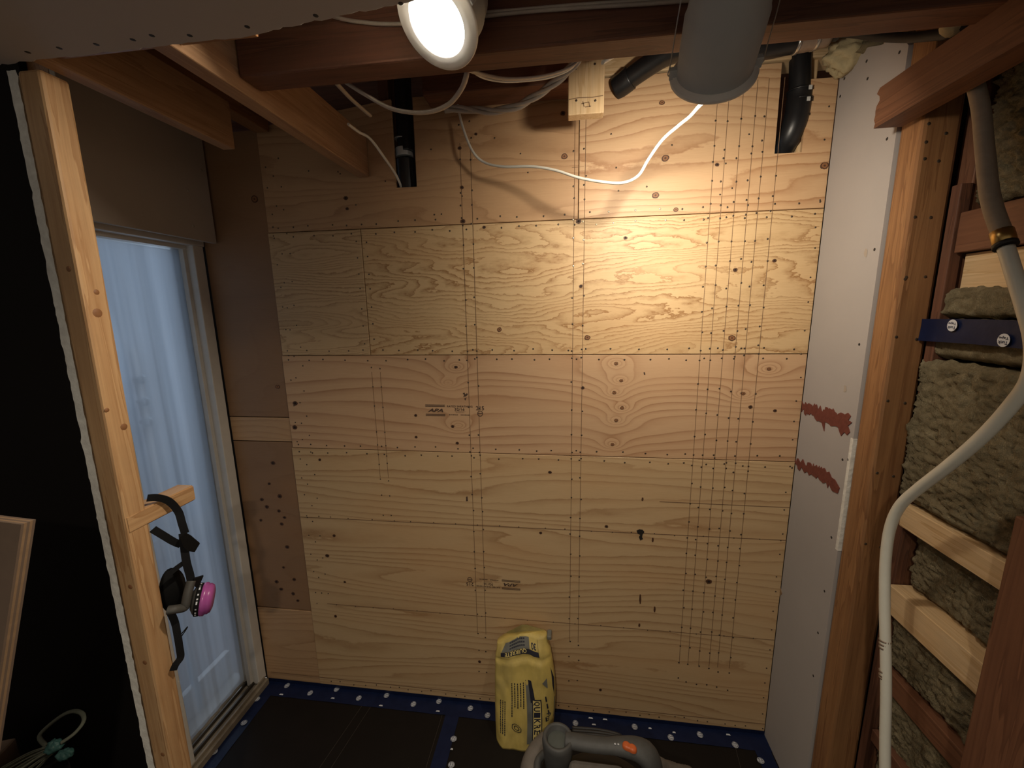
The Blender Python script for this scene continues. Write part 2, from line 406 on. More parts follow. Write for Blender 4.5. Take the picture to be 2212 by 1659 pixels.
mb.box((XL - 0.1, 0.016, 0), (S0 + 0.5, 0.03, 2.16)); mb.box((S0 + 0.5, 0.016, 0), (0.65, 0.03, 2.16)); mb.box((0.65, 0.016, 0), (XR + 0.12, 0.03, 2.16)); mb.build('backing', 'seam_black', wall_back)
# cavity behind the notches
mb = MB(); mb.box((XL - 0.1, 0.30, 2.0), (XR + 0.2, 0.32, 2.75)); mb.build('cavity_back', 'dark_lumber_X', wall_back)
for x0 in (-0.66, 0.735):
    mb = MB(); mb.box((x0, 0.03, 2.02), (x0 + 0.038, 0.12, 2.62), 0.002); mb.build('cavity_stud', 'pale_lumber_Z' if x0 > 0 else 'dark_lumber_Z', wall_back)

def panel_at(p):
    x, z = p.x, p.z
    if x < S0: return P_l3
    if z > Z1: return P_top_l if x < SV else P_top_r
    if z > Z2: return P_2l if x < SW else P_2r
    return P_3 if z > Z3 else P_4
# pencil lines
def pencil(x0, z0, x1, z1, w=0.0009):
    d_ = Vector((x1 - x0, 0, z1 - z0)).normalized(); n_ = Vector((-d_.z, 0, d_.x)) * w
    mb = MB(); a, b = Vector((x0, -0.0010, z0)), Vector((x1, -0.0010, z1))
    mb.prism([a - n_, b - n_, b + n_, a + n_], (0, 0.0006, 0)); mb.build('pencil_line', 'pencil', wall_back)
LX = {}
for k, (a, b) in dict(A=((1239, 524), (1231, 1280)), B=((1262, 523), (1249.5, 1280)), C=((999.4, 440), (1026.5, 1284)), D=((1021, 440), (1045.5, 1284))).items():
    LX[k] = (wz(*a).x + wz(*b).x) / 2
EX = [wz(x, 757).x for x in (1511.8, 1533.8, 1560.9, 1587.2, 1608.9, 1638.7)]
GX = [wz(x, 900).x for x in (811, 829)]
for k in 'ABCD': pencil(LX[k], 0.36, LX[k] + 0.002, 2.30 if k in 'CD' else 2.40)
for x in EX: pencil(x, 0.30, x + 0.003, 2.42)
for x in GX: pencil(x, 1.06, x, 1.50, 0.0006)
pencil(-1.13, 0.865, XR, 0.872, 0.0012); pencil(0.36, 1.005, XR, 1.003, 0.0010); pencil(-1.05, 0.448, XR, 0.446, 0.0010); pencil(-1.38, 0.052, XR, 0.052, 0.0013)
pencil(0.02, 2.2, 0.06, 2.2, 0.0004)
# nail heads, grouped on the panel they are driven into
nails = {}
def nail(x, z, r=0.0034, bright=False):  # bright: heads in the lamp's pool of light, glint painted in
    if not (XL < x < XR - 0.005 and 0.02 < z < 2.44): return
    if z > 2.15 and (-0.62 < x < -0.51 or 0.64 < x < 0.745): return
    p = panel_at(Vector((x, 0, z)))
    mb = nails.setdefault(p.name, (MB(), p))[0]
    fr = frame_at((x, -0.0006 if x > S0 else LC - 0.0006, z), (0, -1, 0))
    mb.lathe([(r, 0.0), (r * 0.8, 0.0007), (0, 0.0004)], fr, 7, 1 if bright else 0)
rn = random.Random(3)
ys_right = [470, 524, 570, 622, 670, 717, 757, 775, 833, 888, 940, 985, 1003, 1046, 1094, 1134, 1168, 1203, 1240, 1278, 1318, 1360, 1402, 1440, 1476]
for i, x in enumerate(EX):
    for y in ys_right + [265, 320, 345, 395, 440]:
        z = wz(1560, y).z - i * 0.006 * (1 if y > 800 else -0.4); nail(x + rn.uniform(-.004, .004), z + rn.uniform(-.008, .008))
for k in 'ABCD':
    for y in [260, 335, 405, 440, 482, 523, 575, 640, 700, 757, 777, 830, 885, 940, 975, 990, 1030, 1075, 1110, 1150, 1195, 1235, 1280, 1330, 1380, 1412, 1460]:
        z = wz(1130, y).z; nail(LX[k] + rn.uniform(-.004, .004), z + rn.uniform(-.01, .01), bright=(k in 'AB' and 480 < y < 600))
for zz in (Z1, Z2, Z3):
    for sgn in (-1, 1):
        x = -1.10
        while x < XR:
            nail(x, zz + sgn * rn.uniform(0.014, 0.022), bright=(zz == Z1 and 0.1 < x < 0.36)); x += rn.uniform(0.055, 0.10)
x = -1.35
while x < XR: nail(x, rn.uniform(0.028, 0.044), 0.003); x += rn.uniform(0.035, 0.07)
for zz in (0.87, 0.447):
    x = -1.1
    while x < XR: nail(x, zz + rn.uniform(-.002, .002), 0.0026); x += rn.uniform(0.07, 0.11)
for xx in (-1.10, -1.075, -1.045):
    z = 0.5
    while z < 2.3: nail(xx + rn.uniform(-.005, .005), z, 0.003); z += rn.uniform(0.07, 0.11)
z = 0.1
while z < 2.4: nail(XR - rn.uniform(0.012, 0.022), z, 0.003); z += rn.uniform(0.06, 0.10)
for gx in GX:
    for z in (0.9, 0.98, 1.05, 1.12, 1.16, 1.2, 1.26, 1.36, 1.44, 1.52): nail(gx, z + rn.uniform(-.008, .008), 0.003)
for dx in (-0.02, 0.02):
    for z in (1.62, 1.68, 1.75, 1.82, 1.88, 1.94, 1.99): nail(SW + dx, z + rn.uniform(-.01, .01), 0.0032)
for _ in range(26): nail(rn.uniform(-1.1, 0.6), rn.uniform(2.06, 2.32), 0.003)
for nm, (mb, p) in nails.items(): tag(mb.build('nail_heads', ['nail_steel', 'nail_lit_glint'], p), kind='stuff')
# knots
KN = [(1079, 712, 5, 1), (1269, 729, 6, 1), (1581, 730, 7, 1), (1588, 583, 4.5, 0), (1673, 563, 4, 0), (1351, 514, 4, 0), (1255, 618, 4, 0), (1250, 478, 5.5, 0), (1000, 478, 5, 0), (1046, 491, 3.5, 0),
      (1437, 342, 7, 1), (1416, 422, 7, 1), (1460, 453, 5, 1), (1781, 358, 7, 1), (1219, 338, 6, 1), (1216, 245, 5, 0), (548, 429, 8, 1), (1549, 356, 4, 0), (747, 428, 5, 0), (750, 451, 4, 0), (993, 320, 4, 0), (998, 405, 4, 0), (1430, 222, 5, 1), (1028, 290, 3, 0),
      (1331, 785, 4, 1), (1342, 822, 4, 1), (1327, 848, 4, 1), (1344, 881, 4, 1), (1331, 908, 4, 1), (1323, 960, 4, 1), (985, 793, 4, 0), (978, 921, 4, 0), (988, 957, 4, 0), (899, 944, 3.5, 0), (898, 897, 3.5, 0), (638, 871, 6, 0), (637, 923, 6, 0), (1259, 838, 3.5, 0), (1661, 797, 4, 1), (1605, 850, 4, 1), (1621, 879, 4, 0), (1674, 887, 3.5, 0),
      (598, 836, 6, 1), (588, 1001, 6, 0), (580, 1046, 4, 0), (603, 1073, 6, 0), (564, 1080, 5.5, 0), (575, 1096, 5.5, 0), (601, 1105, 4.5, 0), (613, 1119, 4.5, 0), (607, 1133, 5, 0), (562, 1125, 4, 0), (619, 1183, 6, 0), (634, 1253, 5, 0), (596, 1258, 5.5, 0), (606, 1274, 5.5, 0), (632, 1284, 5, 0), (642, 1299, 4.5, 0), (611, 1227, 4, 0),
      (707, 1200, 5.5, 0), (722, 1157, 4, 0), (691, 993, 3.5, 0), (745, 1257, 3.5, 0), (1188, 1020, 4, 0), (1310, 1137, 4, 0), (1531, 1256, 6.5, 0), (1168, 1151, 3.5, 0), (1297, 1490, 3.5, 0), (725, 1331, 4, 0), (1036, 1429, 4, 0)]
for px, py, r, ring in KN:
    p = wz(px, py); rr = r * 0.00175
    y = -0.0012 if p.x > S0 else LC - 0.001
    sq = rn.uniform(0.75, 0.95); mb = MB(); n = 12
    jit = [rn.uniform(0.9, 1.1) for _ in range(n)]
    def cir(k, s): return [(p.x + rr * s * math.cos(2 * math.pi * i / n) * jit[i], y - k, p.z + rr * s * sq * math.sin(2 * math.pi * i / n) * jit[i]) for i in range(n)]
    mb.prism(cir(0, 1), (0, 0.0011, 0), 0)
    if ring: mb.poly(cir(0.0002, 0.70), 1); mb.poly(cir(0.0004, 0.28), 0)
    else: mb.poly(cir(0.0002, 0.45), 2)
    mb.build('knot', ['knot_dark', 'knot_mid', 'hole_black'], panel_at(p))
# torn hole and gouges in the bottom panel
def blob(pts, name, mat, par):
    mb = MB(); mb.prism([(wz(a, b).x, -0.0014, wz(a, b).z) for a, b in pts], (0, 0.001, 0)); return mb.build(name, mat, par)
blob([(1375, 1146), (1381, 1143), (1388, 1144), (1392, 1149), (1388, 1154), (1387, 1160), (1389, 1164), (1383, 1167), (1380, 1160), (1383, 1155), (1377, 1152)], 'torn_hole', 'hole_black', P_4)
for a, b, h in ((1383, 1294, 20), (1414, 1316, 12), (1410, 1166, 9), (1381, 1350, 7), (1388, 1078, 7)):
    blob([(a - 1.4, b - h / 2), (a + 1.4, b - h / 2), (a + 2.2, b), (a + 1, b + h / 2), (a - 1, b + h / 2), (a - 2.4, b + 2)], 'gouge', 'knot_dark', P_4)
# grade stamps
def stamp(cx, cz, par, flip, s=1.0, tilt=0.0):
    mb = MB(); sg = -1 if flip else 1
    ct, st = math.cos(tilt), math.sin(tilt)
    def at(u, v):
        u, v = u * sg * s, v * sg * s
        return Vector((cx + u * ct - v * st, -0.0012, cz + u * st + v * ct))
    def bar(u0, u1, v0, v1): mb.poly([at(u0, v0), at(u1, v0), at(u1, v1), at(u0, v1)])
    for v in (0.023, 0.0175, -0.0165, -0.022): bar(-0.108, -0.024, v - 0.0013, v + 0.0013)
    def T(txt, u, v, w, h, shear=0, bold=0.0): put_text(mb, txt, lambda a, b: at(u + a, v + b), w, h, 0, shear, bold)
    T('APA', -0.065, 0.0005, 0.066, 0.015, 0.3, 0.03)
    T('RATED SHEATHING', 0.039, 0.0185, 0.108, 0.0075, 0, 0.01)
    T('32/16', 0.038, 0.006, 0.042, 0.0105, 0, 0.015)
    T('215', 0.124, 0.012, 0.034, 0.017, 0, 0.012)
    rr = random.Random(5)
    for (u0, u1, v) in ((0.018, 0.062, -0.004), (0.022, 0.056, -0.008), (-0.008, 0.030, -0.0175), (0.042, 0.080, -0.0175)):
        u = u0
        while u < u1:
            w = rr.uniform(0.002, 0.006); bar(u, min(u + w, u1), v - 0.0016 if v < -0.01 else v - 0.0005, v + 0.0016 if v < -0.01 else v + 0.0005); u += w + 0.0012
    n = 24; R0, R1 = 0.012, 0.0095
    c = Vector((0.124, -0.0105))
    for i in range(n):
        a0, a1 = 2 * math.pi * i / n, 2 * math.pi * (i + 1) / n
        mb.poly([at(c.x + R0 * math.cos(a0), c.y + R0 * math.sin(a0)), at(c.x + R0 * math.cos(a1), c.y + R0 * math.sin(a1)), at(c.x + R1 * math.cos(a1), c.y + R1 * math.sin(a1)), at(c.x + R1 * math.cos(a0), c.y + R1 * math.sin(a0))])
    bar(c.x - 0.009, c.x + 0.009, c.y - 0.001, c.y + 0.002)
    mb.build('grade_stamp', 'ink', par)['label'] = 'inked lumber grade stamp reading APA 32/16 215' + (', upside down' if flip else '')
a, b = wz(918, 886), wz(1048, 884); stamp((a.x + b.x) / 2 - 0.016, a.z - 0.0, P_3, False, 0.94)
a, b = wz(1006, 1262), wz(1128, 1262); stamp((a.x + b.x) / 2 + 0.013, (a.z + b.z) / 2 + 0.004, P_4, True, 0.92, -0.01)
# small burnt marker scribbles
for pts in (((1000, 849), (1004, 848), (1005, 852), (1009, 849), (1011, 852), (1007, 856), (1001, 857), (1003, 853)), ((1003, 861), (1008, 858), (1006, 865)), ((1007, 1073), (1010, 1072), (1011, 1082), (1007, 1082)), ((1390, 804), (1393, 804), (1394, 809), (1391, 809))):
    mb = MB(); mb.poly([(wz(*q).x, -0.0013, wz(*q).z) for q in pts]); mb.build('ink_mark', 'ink', panel_at(wz(*pts[0])))

# ------------------------------------------------------------------ floor
floor = tag(empty('floor', (0, 0, 0)), 'black membrane floor taped at the edges with blue tape', kind='structure')
for x0, x1 in ((-1.42, -0.475), (-0.472, 0.30), (0.303, 1.3)):
    mb = MB(); mb.box((x0, -2.6, -0.02), (x1, 0.03, 0.0), 0.001, 1); mb.build('membrane_sheet', 'membrane', floor)
for a, b in (((785, 1520), (690, 1659)), ((805, 1520), (715, 1659)), ((955, 1545), (920, 1659)), ((1585, 1600), (1600, 1659))):
    p, q = onZ(*a, 0), onZ(*b, 0); d_ = (q - p).normalized(); n_ = Vector((-d_.y, d_.x, 0)) * 0.0005
    mb = MB(); mb.prism([p - n_, q - n_, q + n_, p + n_], (0, 0, 0.0006)); mb.build('membrane_seam', 'membrane_line', floor)
def logo(par, c, ex, ey, r, words=True, mat='tape_print', ring=True):
    """white round tape logo: ex, ey unit vectors of the print, normal ex x ey"""
    ex, ey = Vector(ex).normalized(), Vector(ey).normalized(); nz = ex.cross(ey).normalized(); c = Vector(c)
    mb = MB(); n = 18
    rim = [c + (ex * math.cos(2 * math.pi * i / n) * r * 0.92 + ey * math.sin(2 * math.pi * i / n) * r) + nz * 0.0004 for i in range(n)]
    mb.poly(rim, 0)
    if words:
        for t_, v in (('Tuck', 0.36), ('Tape', -0.36)):
            put_text(mb, t_, lambda a, b: c + ex * a + ey * (b + v * r) + nz * 0.0008, r * 1.45, r * 0.52, 1, 0, 0.02)
        if ring:
            for k in range(n):
                a0, a1 = 2 * math.pi * k / n, 2 * math.pi * (k + 1) / n
                f = lambda an, q: c + (ex * math.cos(an) * 0.92 + ey * math.sin(an)) * r * q + nz * 0.0007
                mb.poly([f(a0, 0.90), f(a1, 0.90), f(a1, 0.80), f(a0, 0.80)], 1)
    return mb.build('tape_logo', [mat, 'blue_tape'], par)
def tape_strip(lo, hi):
    def fn(u, v):
        x = lo[0] + (hi[0] - lo[0]) * u; y = lo[1] + (hi[1] - lo[1]) * v
        return Vector((x, y, 0.002 + 0.0022 * noise.noise(Vector((x * 22, y * 22, 3)))))
    mb = MB(); L = max(hi[0] - lo[0], hi[1] - lo[1]); nl = int(L / 0.02); ns = 6
    mb.grid(fn, nl if hi[0] - lo[0] > hi[1] - lo[1] else ns, ns if hi[0] - lo[0] > hi[1] - lo[1] else nl)
    return mb.build('tape_strip', 'blue_tape', floor)
t_back = tape_strip((-1.40, -0.070), (0.82, -0.001)); t_left = tape_strip((-1.40, -0.95), (-1.335, -0.05)); t_mid = tape_strip((-0.505, -0.95), (-0.445, -0.06)); t_right = tape_strip((0.755, -0.9), (0.815, -0.06))
mb = MB(); mb.grid(lambda u, v: Vector((-1.40 + 2.22 * u, -0.0022 - 0.0006 * noise.noise(Vector((u * 50, v * 3, 0))), 0.018 * v + 0.002)), 80, 2); mb.build('tape_lip', 'blue_tape', floor)
for px, py, t in [(620, 1481, 'b'), (670, 1497, 'b'), (727, 1489, 'b'), (775, 1508, 'b'), (835, 1502, 'b'), (893, 1521, 'b'), (948, 1515, 'b'), (1053, 1545, 'b'), (1016, 1530, 'b'), (1243, 1562, 'b'), (1371, 1570, 'b'), (1449, 1593, 'b'), (1512, 1587, 'b'), (1588, 1609, 'b'), (1643, 1643, 'r'), (555, 1510, 'l'), (527, 1561, 'l'), (463, 1624, 'l'), (980, 1596, 'm'), (975, 1652, 'm')]:
    p = onZ(px, py, 0.0045); par = dict(b=t_back, r=t_right, l=t_left, m=t_mid)[t]
    ex, ey = ((1, 0, 0), (0, 1, 0)) if t == 'b' else ((0, 1, 0), (-1, 0, 0))
    logo(par, p, ex, ey, 0.0125)
for px, py, w in [(608, 1500, 9), (719, 1508, 8), (823, 1524, 8), (946, 1536, 8), (1276, 1551, 9), (1307, 1554, 9), (1404, 1573, 6), (1456, 1582, 6), (976, 1618, 5), (1573, 1587, 8), (1283, 1565, 8)]:
    p = onZ(px, py, 0.0048); w *= 0.0011
    mb = MB(); mb.prism([p + Vector((-w, -.003, 0)), p + Vector((w, -.003, 0)), p + Vector((w * .7, .003, 0)), p + Vector((-w * .7, .003, 0))], (0, 0, 0.0005)); mb.build('tape_print_edge', 'tape_print', t_back)

# ------------------------------------------------------------------ left wall with the doorway
wall_left = tag(empty('wall_left', (-1.41, -0.4, 0)), 'grey drywall over the sheeted doorway', kind='structure')
mb = MB(); mb.box((-1.357, -0.455, 2.003), (-1.340, -0.006, 2.62), 0.001, 1); mb.build('drywall_sheet', 'drywall_grey', wall_left)
mb = MB(); mb.box((-1.50, -0.455, 2.03), (-1.358, 0.0, 2.62)); mb.build('header', 'amber_lumber_Y', wall_left)
mb = MB()
for y, z in ((-0.10, 2.05), (-0.10, 2.17), (-0.03, 2.26)):
    mb.lathe([(0.004, 0), (0.003, 0.001), (0, 0.0005)], frame_at((-1.3395, y, z), (1, 0, 0)), 8)
tag(mb.build('screw_heads', 'steel', wall_left), kind='stuff')
door = tag(empty('door_1', (-1.43, -0.4, 0)), 'pale painted door frame without a door', kind='structure')
mb = MB(); mb.box((-1.50, -0.052, 0.035), (-1.402, -0.006, 2.02), 0.003); mb.box((-1.452, -0.066, 0.035), (-1.432, -0.05, 2.0), 0.002); mb.build('jamb', 'door_paint', door)
mb = MB(); mb.box((-1.50, -0.455, 1.992), (-1.395, -0.006, 2.028), 0.003); mb.box((-1.49, -0.455, 1.978), (-1.43, -0.05, 1.994), 0.002); mb.build('head_jamb', 'door_paint', door)
mb = MB(); mb.box((-1.56, -0.455, 0.0), (-1.385, -0.012, 0.030), 0.003); mb.build('sill', 'sill_grime', door)
for x in (-1.40, -1.43, -1.465):
    mb = MB(); mb.box((x - 0.005, -0.455, 0.029), (x + 0.004, -0.02, 0.046), 0.002); mb.build('sill_track', 'rail_metal' if x < -1.41 else 'sill_grime', door)
mb = MB(); mb.box((-1.545, -0.455, 0.029), (-1.485, -0.03, 0.062), 0.004); mb.build('sill_rail', 'door_paint', door)
mb = MB(); mb.box((-1.575, -0.45, 0.0), (-1.548, -0.03, 0.185), 0.004); mb.build('base_rail', 'far_base', door)
# plastic sheet hung in the doorway
def sheet_fn(u, v):
    y = -0.355 + 0.30 * u; z = 0.07 + 1.925 * v
    w = 0.010 * noise.noise(Vector((u * 4.5, v * 0.9, 1))) + 0.003 * noise.noise(Vector((u * 9 + v, v * 1.5, 3))) + 0.0008 * noise.noise(Vector((u * 24, v * 2, 6)))
    return Vector((-1.462 + w * (0.45 + 0.55 * (1 - v)), y + 0.012 * (1 - v) * math.sin(5 * u), z))
mb = MB(); mb.grid(sheet_fn, 70, 60)
sh = mb.build('plastic_sheet', 'plastic_sheet'); tag(sh, 'translucent plastic sheet glowing bluish in the doorway', 'plastic sheet')
mb = MB(); mb.grid(lambda u, v: Vector((-1.456 + 0.006 * math.sin(9 * v), -0.382 - 0.02 * (1 - v) + 0.034 * u + 0.004 * math.sin(7 * v), 0.06 + 1.93 * v)), 3, 60)
mb.build('tape_edge', 'blue_tape', sh)
mb = MB(); mb.box((-1.50, -0.455, 0.0), (-1.40, -0.388, 2.02), 0.003); mb.build('jamb', 'door_paint', door)
# room beyond the sheet
mb = MB(); mb.box((-3.2, -0.45, -0.02), (-1.56, 1.3, 0.0)); o = tag(mb.build('floor_beyond', 'far_floor'), kind='structure')
mb = MB(); mb.box((-3.0, -0.45, 0.0), (-2.9, 1.3, 2.6)); o = tag(mb.build('wall_beyond', 'far_wall'), kind='structure')
mb = MB(); mb.box((-2.9, -0.45, 0.0), (-2.87, 1.3, 0.16), 0.004); o = tag(mb.build('baseboard_beyond', 'far_base'), kind='structure')
mb = MB(); mb.box((-3.0, 1.3, 0.0), (-1.5, 1.4, 2.6)); o = tag(mb.build('wall_side', 'far_wall'), kind='structure')
mb = MB(); mb.box((-3.0, -0.45, 2.6), (-1.5, 1.4, 2.65)); tag(mb.build('ceiling_beyond', 'far_wall'), kind='structure')
mb = MB(); mb.box((-3.0, -0.474, 0.0), (-1.42, -0.456, 2.62)); tag(mb.build('wall_partition', 'hall_shade_black'), kind='structure')
mb = MB(); mb.box((-4.5, -3.2, -0.02), (-1.42, -0.45, 0.0)); tag(mb.build('floor_hall', 'hall_shade_black'), kind='structure')
mb = MB(); mb.box((-4.6, -3.2, 0.0), (-4.5, -0.4, 2.62)); tag(mb.build('wall_hall', 'hall_shade_black'), kind='structure')
hk = empty('coat_hooks', (-1.52, -0.31, 1.2))
mb = MB(); yk = onX(318, 860, -1.53).y; mb.box((-1.56, yk - 0.012, 0.0), (-1.545, yk + 0.012, 1.62), 0.003); mb.build('hook_rail', 'far_wall', hk)
for py in (820, 868, 912):
    p = onX(306 + (py - 820) * 0.16, py, -1.515)
    mb = MB(); mb.lathe([(0, -0.035), (0.008, -0.03), (0.010, -0.012), (0.017, 0.0), (0.010, 0.012), (0, 0.014)], frame_at(p, (1, 0, 0)), 14); mb.build('hook_knob', 'rubber', hk)
tag(hk, 'column of three dark knobs blurred behind the plastic sheet', 'hooks')

# ------------------------------------------------------------------ right wall
wall_right = tag(empty('wall_right', (0.85, -0.5, 0)), 'open framed right wall with drywall strip and studs', kind='structure')
def strip_poly(): return [(-0.003, 0.0), (-0.268, 0.0), (-0.268, 2.345), (-0.235, 2.385), (-0.17, 2.40), (-0.08, 2.44), (-0.003, 2.405)]
mb = MB(); mb.prism([(XR, y, z) for y, z in strip_poly()], (0.0127, 0, 0)); strip = mb.build('drywall_strip', 'drywall_strip', wall_right); strip['label'] = 'tall narrow grey drywall strip with two red patches'
mb = MB(); mb.box((XR - 0.0006, -0.2688, 1.00), (XR + 0.0127, -0.2575, 1.352)); mb.build('gypsum_edge', 'gypsum', strip)
mb = MB()
for px, py in ((1916, 300), (1889, 539), (1856, 744), (1796, 1161), (1781, 1277), (1767, 1367), (1757, 1460), (1820, 993), (1874, 170), (1872, 132), (1943, 113), (1824, 170), (1815, 208), (1806, 1046), (1832, 993)):
    p = onX(px, py, XR); mb.lathe([(0.0042, 0), (0.003, 0.0008), (0, 0.0004)], frame_at((XR, p.y, p.z), (-1, 0, 0)), 8)
tag(mb.build('screw_heads', 'rubber', strip), kind='stuff')
def smear(pts, seed):
    r = random.Random(seed); c = [onX(a, b, XR) for a, b in pts]
    mb = MB(); mb.prism([(XR - 0.0022, p.y + r.uniform(-.003, .003), p.z + r.uniform(-.003, .003)) for p in c], (0.002, 0, 0))
    mb.build('red_patch', 'red_compound', strip)['label'] = 'smear of dark red sealing compound'
def rough_line(a, b, n, r, amp):
    return [(a[0] + (b[0] - a[0]) * i / n, a[1] + (b[1] - a[1]) * i / n + r.uniform(-amp, amp)) for i in range(n + 1)]
r = random.Random(11)
smear(rough_line((1733, 868), (1812, 893), 30, r, 6) + [(1818, 892), (1826, 895), (1833, 893), (1839, 899), (1834, 906), (1840, 913), (1834, 921), (1837, 932), (1831, 942), (1826, 934), (1819, 941), (1814, 934)] + rough_line((1812, 922), (1784, 914), 4, r, 3) + [(1782, 932), (1776, 912)] + rough_line((1768, 905), (1732, 886), 16, r, 5), 1)
smear(rough_line((1718, 991), (1788, 1018), 28, r, 5) + rough_line((1792, 1022), (1816, 1052), 4, r, 3) + [(1812, 1066), (1800, 1062)] + rough_line((1795, 1052), (1719, 1005), 24, r, 5), 2)
mb = MB(); q = [onX(a, b, XR) for a, b in ((1684, 1262), (1690, 1282), (1680, 1296), (1676, 1290))]; mb.prism([(XR - 0.0015, p.y, p.z) for p in q], (0.001, 0, 0)); mb.build('paper_tear', 'osb', strip)
for px, py in ((1871, 546), (1826, 840)):
    p = onX(px, py, XR); mb = MB(); n = 9
    mb.poly([(XR - 0.0006, p.y + 0.010 * math.cos(6.283 * i / n) * r.uniform(.5, 1), p.z + 0.016 * math.sin(6.283 * i / n) * r.uniform(.5, 1)) for i in range(n)]); mb.build('scuff', 'drywall_grey', strip)
# studs
def board(name, lo, hi, mat, bev=0.003, parent=None, label=None, cat=None, lean=None, group=None):
    mb = MB(); mb.box(lo, hi, bev, 2)
    if lean:
        z0 = lo[2]
        for v in mb.bm.verts: v.co += Vector(lean) * (v.co.z - z0)
    o = mb.build(name, mat, parent)
    for f in o.data.polygons: f.use_smooth = False
    if label: tag(o, label, cat, group)
    return o
s1 = board('stud', (XR + 0.004, -0.345, 0.0), (0.905, -0.272, 2.46), 'amber_lumber_Z', 0.009, wall_right); s1['label'] = 'amber stud beside the drywall strip, its rounded corner catching light'
mb = MB()
for px, py in ((1965, 270), (2044, 288), (2000, 307), (1998, 343), (2028, 348), (1977, 469), (2011, 470), (1946, 603), (1958, 599), (1999, 598), (1936, 728), (1980, 733), (1918, 866), (1955, 871), (1895, 1022), (1930, 1029), (1870, 1175), (1902, 1182)):
    p = onY(px, py, -0.345); mb.lathe([(0.004, 0), (0.003, 0.0008), (0, 0.0003)], frame_at((max(0.835, min(p.x, 0.898)), -0.345, p.z), (0, -1, 0)), 7)
tag(mb.build('nail_heads', 'nail_steel', s1), kind='stuff')
board('stud', (0.925, -0.372, 0.0), (1.02, -0.325, 2.46), 'red_lumber_Z', 0.003, wall_right)
board('stud', (0.835, -0.78, 0.0), (0.925, -0.683, 1.34), 'red_lumber_Z', 0.004, wall_right)['label'] = 'short reddish stud at the right edge of the view'
board('stud', (0.90, -0.375, 0.0), (0.925, -0.350, 2.0), 'dark_lumber_Z', 0.002, wall_right)
# blocking between the studs
for px0, z0, z1, mat, ex in ((0, 1.150, 1.212, 'pale_lumber_Y', 0.0), (0, 0.896, 0.975, 'pale_lumber_Y', 0.0), (0, 0.66, 0.72, 'red_lumber_Y', 0.02), (0, 0.46, 0.50, 'dark_lumber_Y', 0.02)):
    board('blocking', (0.885 + ex, -0.683, z0), (0.99, -0.378, z1), mat, 0.002, wall_right)
board('blocking', (0.905, -0.96, 1.845), (0.99, -0.378, 1.935), 'red_lumber_Y', 0.002, wall_right)
board('plywood_scrap', (0.925, -0.96, 1.73), (0.935, -0.385, 1.842), 'pale_lumber_Y', 0.001, wall_right)
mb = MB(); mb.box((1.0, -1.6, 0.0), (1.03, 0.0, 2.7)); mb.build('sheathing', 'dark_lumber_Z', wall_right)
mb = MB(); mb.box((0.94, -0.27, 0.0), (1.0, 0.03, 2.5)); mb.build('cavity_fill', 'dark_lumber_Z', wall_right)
# mineral wool batts
def batt(y0, y1, z0, z1, x, amp, seed, label):
    th = 0.985 - x; nu, nv = max(8, int((y1 - y0) / 0.0045)), max(8, int((z1 - z0) / 0.0045))
    def fn(u, v):
        e = min(min(u, 1 - u) * (y1 - y0), min(v, 1 - v) * (z1 - z0)); rd = max(0.0, 1 - e / 0.018)
        y = y0 + (y1 - y0) * u; z = z0 + (z1 - z0) * v; P = Vector((y * 9, z * 9, seed))
        h = 0.6 * noise.noise(P) + 0.5 * abs(noise.noise(P * 3.1)) + 0.42 * noise.noise(Vector((y * 60, z * 95, seed + y * 20))) + 0.40 * noise.noise(Vector((y * 130, z * 190, seed))) 
        jy = 0.006 * noise.noise(Vector((z * 40, seed, 1))) if u in (0, 1) else 0
        jz = 0.006 * noise.noise(Vector((y * 40, seed, 2))) if v in (0, 1) else 0
        return Vector((x - amp * h + rd * rd * 0.022, y + jy, z + jz))
    mb = MB(); mb.grid(fn, nu, nv)
    mb.box((x + 0.03, y0 + 0.004, z0 + 0.004), (x + th, y1 - 0.004, z1 - 0.004))
    o = mb.build('insulation_batt', 'mineral_wool'); tag(o, label, 'insulation', 'mineral wool batts in the right wall')
batt(-1.0, -0.385, 1.945, 2.395, 0.915, 0.026, 1, 'shaggy dark mineral wool batt at the top, under the red rail')
batt(-0.96, -0.352, 1.695, 1.765, 0.905, 0.012, 2, 'mineral wool piece just above the blue tape')
batt(-0.96, -0.352, 1.598, 1.693, 0.903, 0.010, 3, 'thin mineral wool slab just below the blue tape')
batt(-0.96, -0.345, 1.217, 1.594, 0.892, 0.016, 4, 'large mineral wool batt crossed by the bent white pipe')
batt(-0.682, -0.380, 0.980, 1.145, 0.925, 0.018, 5, 'mineral wool batt between the two pale blocking boards')
batt(-0.682, -0.374, 0.725, 0.892, 0.915, 0.018, 6, 'mineral wool batt below the lower pale blocking board')
batt(-0.682, -0.374, 0.05, 0.655, 0.925, 0.018, 7, 'lowest mineral wool batt near the floor')
batt(-1.25, -0.785, 0.3, 0.86, 0.92, 0.018, 8, 'mineral wool batt beyond the short stud, bottom right corner')
# blue tape on the wool
mb = MB()
def tfn(u, v):
    y = -0.347 - 0.50 * u; z = 1.638 + 0.054 * v
    return Vector((0.884 + 0.003 * noise.noise(Vector((y * 14, z * 20, 4))), y, z + 0.003 * math.sin(y * 9)))
mb.grid(tfn, 40, 6); tw = mb.build('sheathing_tape', 'blue_tape'); tag(tw, 'strip of dark blue tape with round white logos stuck across the wool', 'tape')
for px, py in ((2057, 703), (2168, 735)):
    p = onX(px, py, 0.8795); logo(tw, p, (0, 1, 0.03), (0, 0.03, -1), 0.0135, True, ring=False)

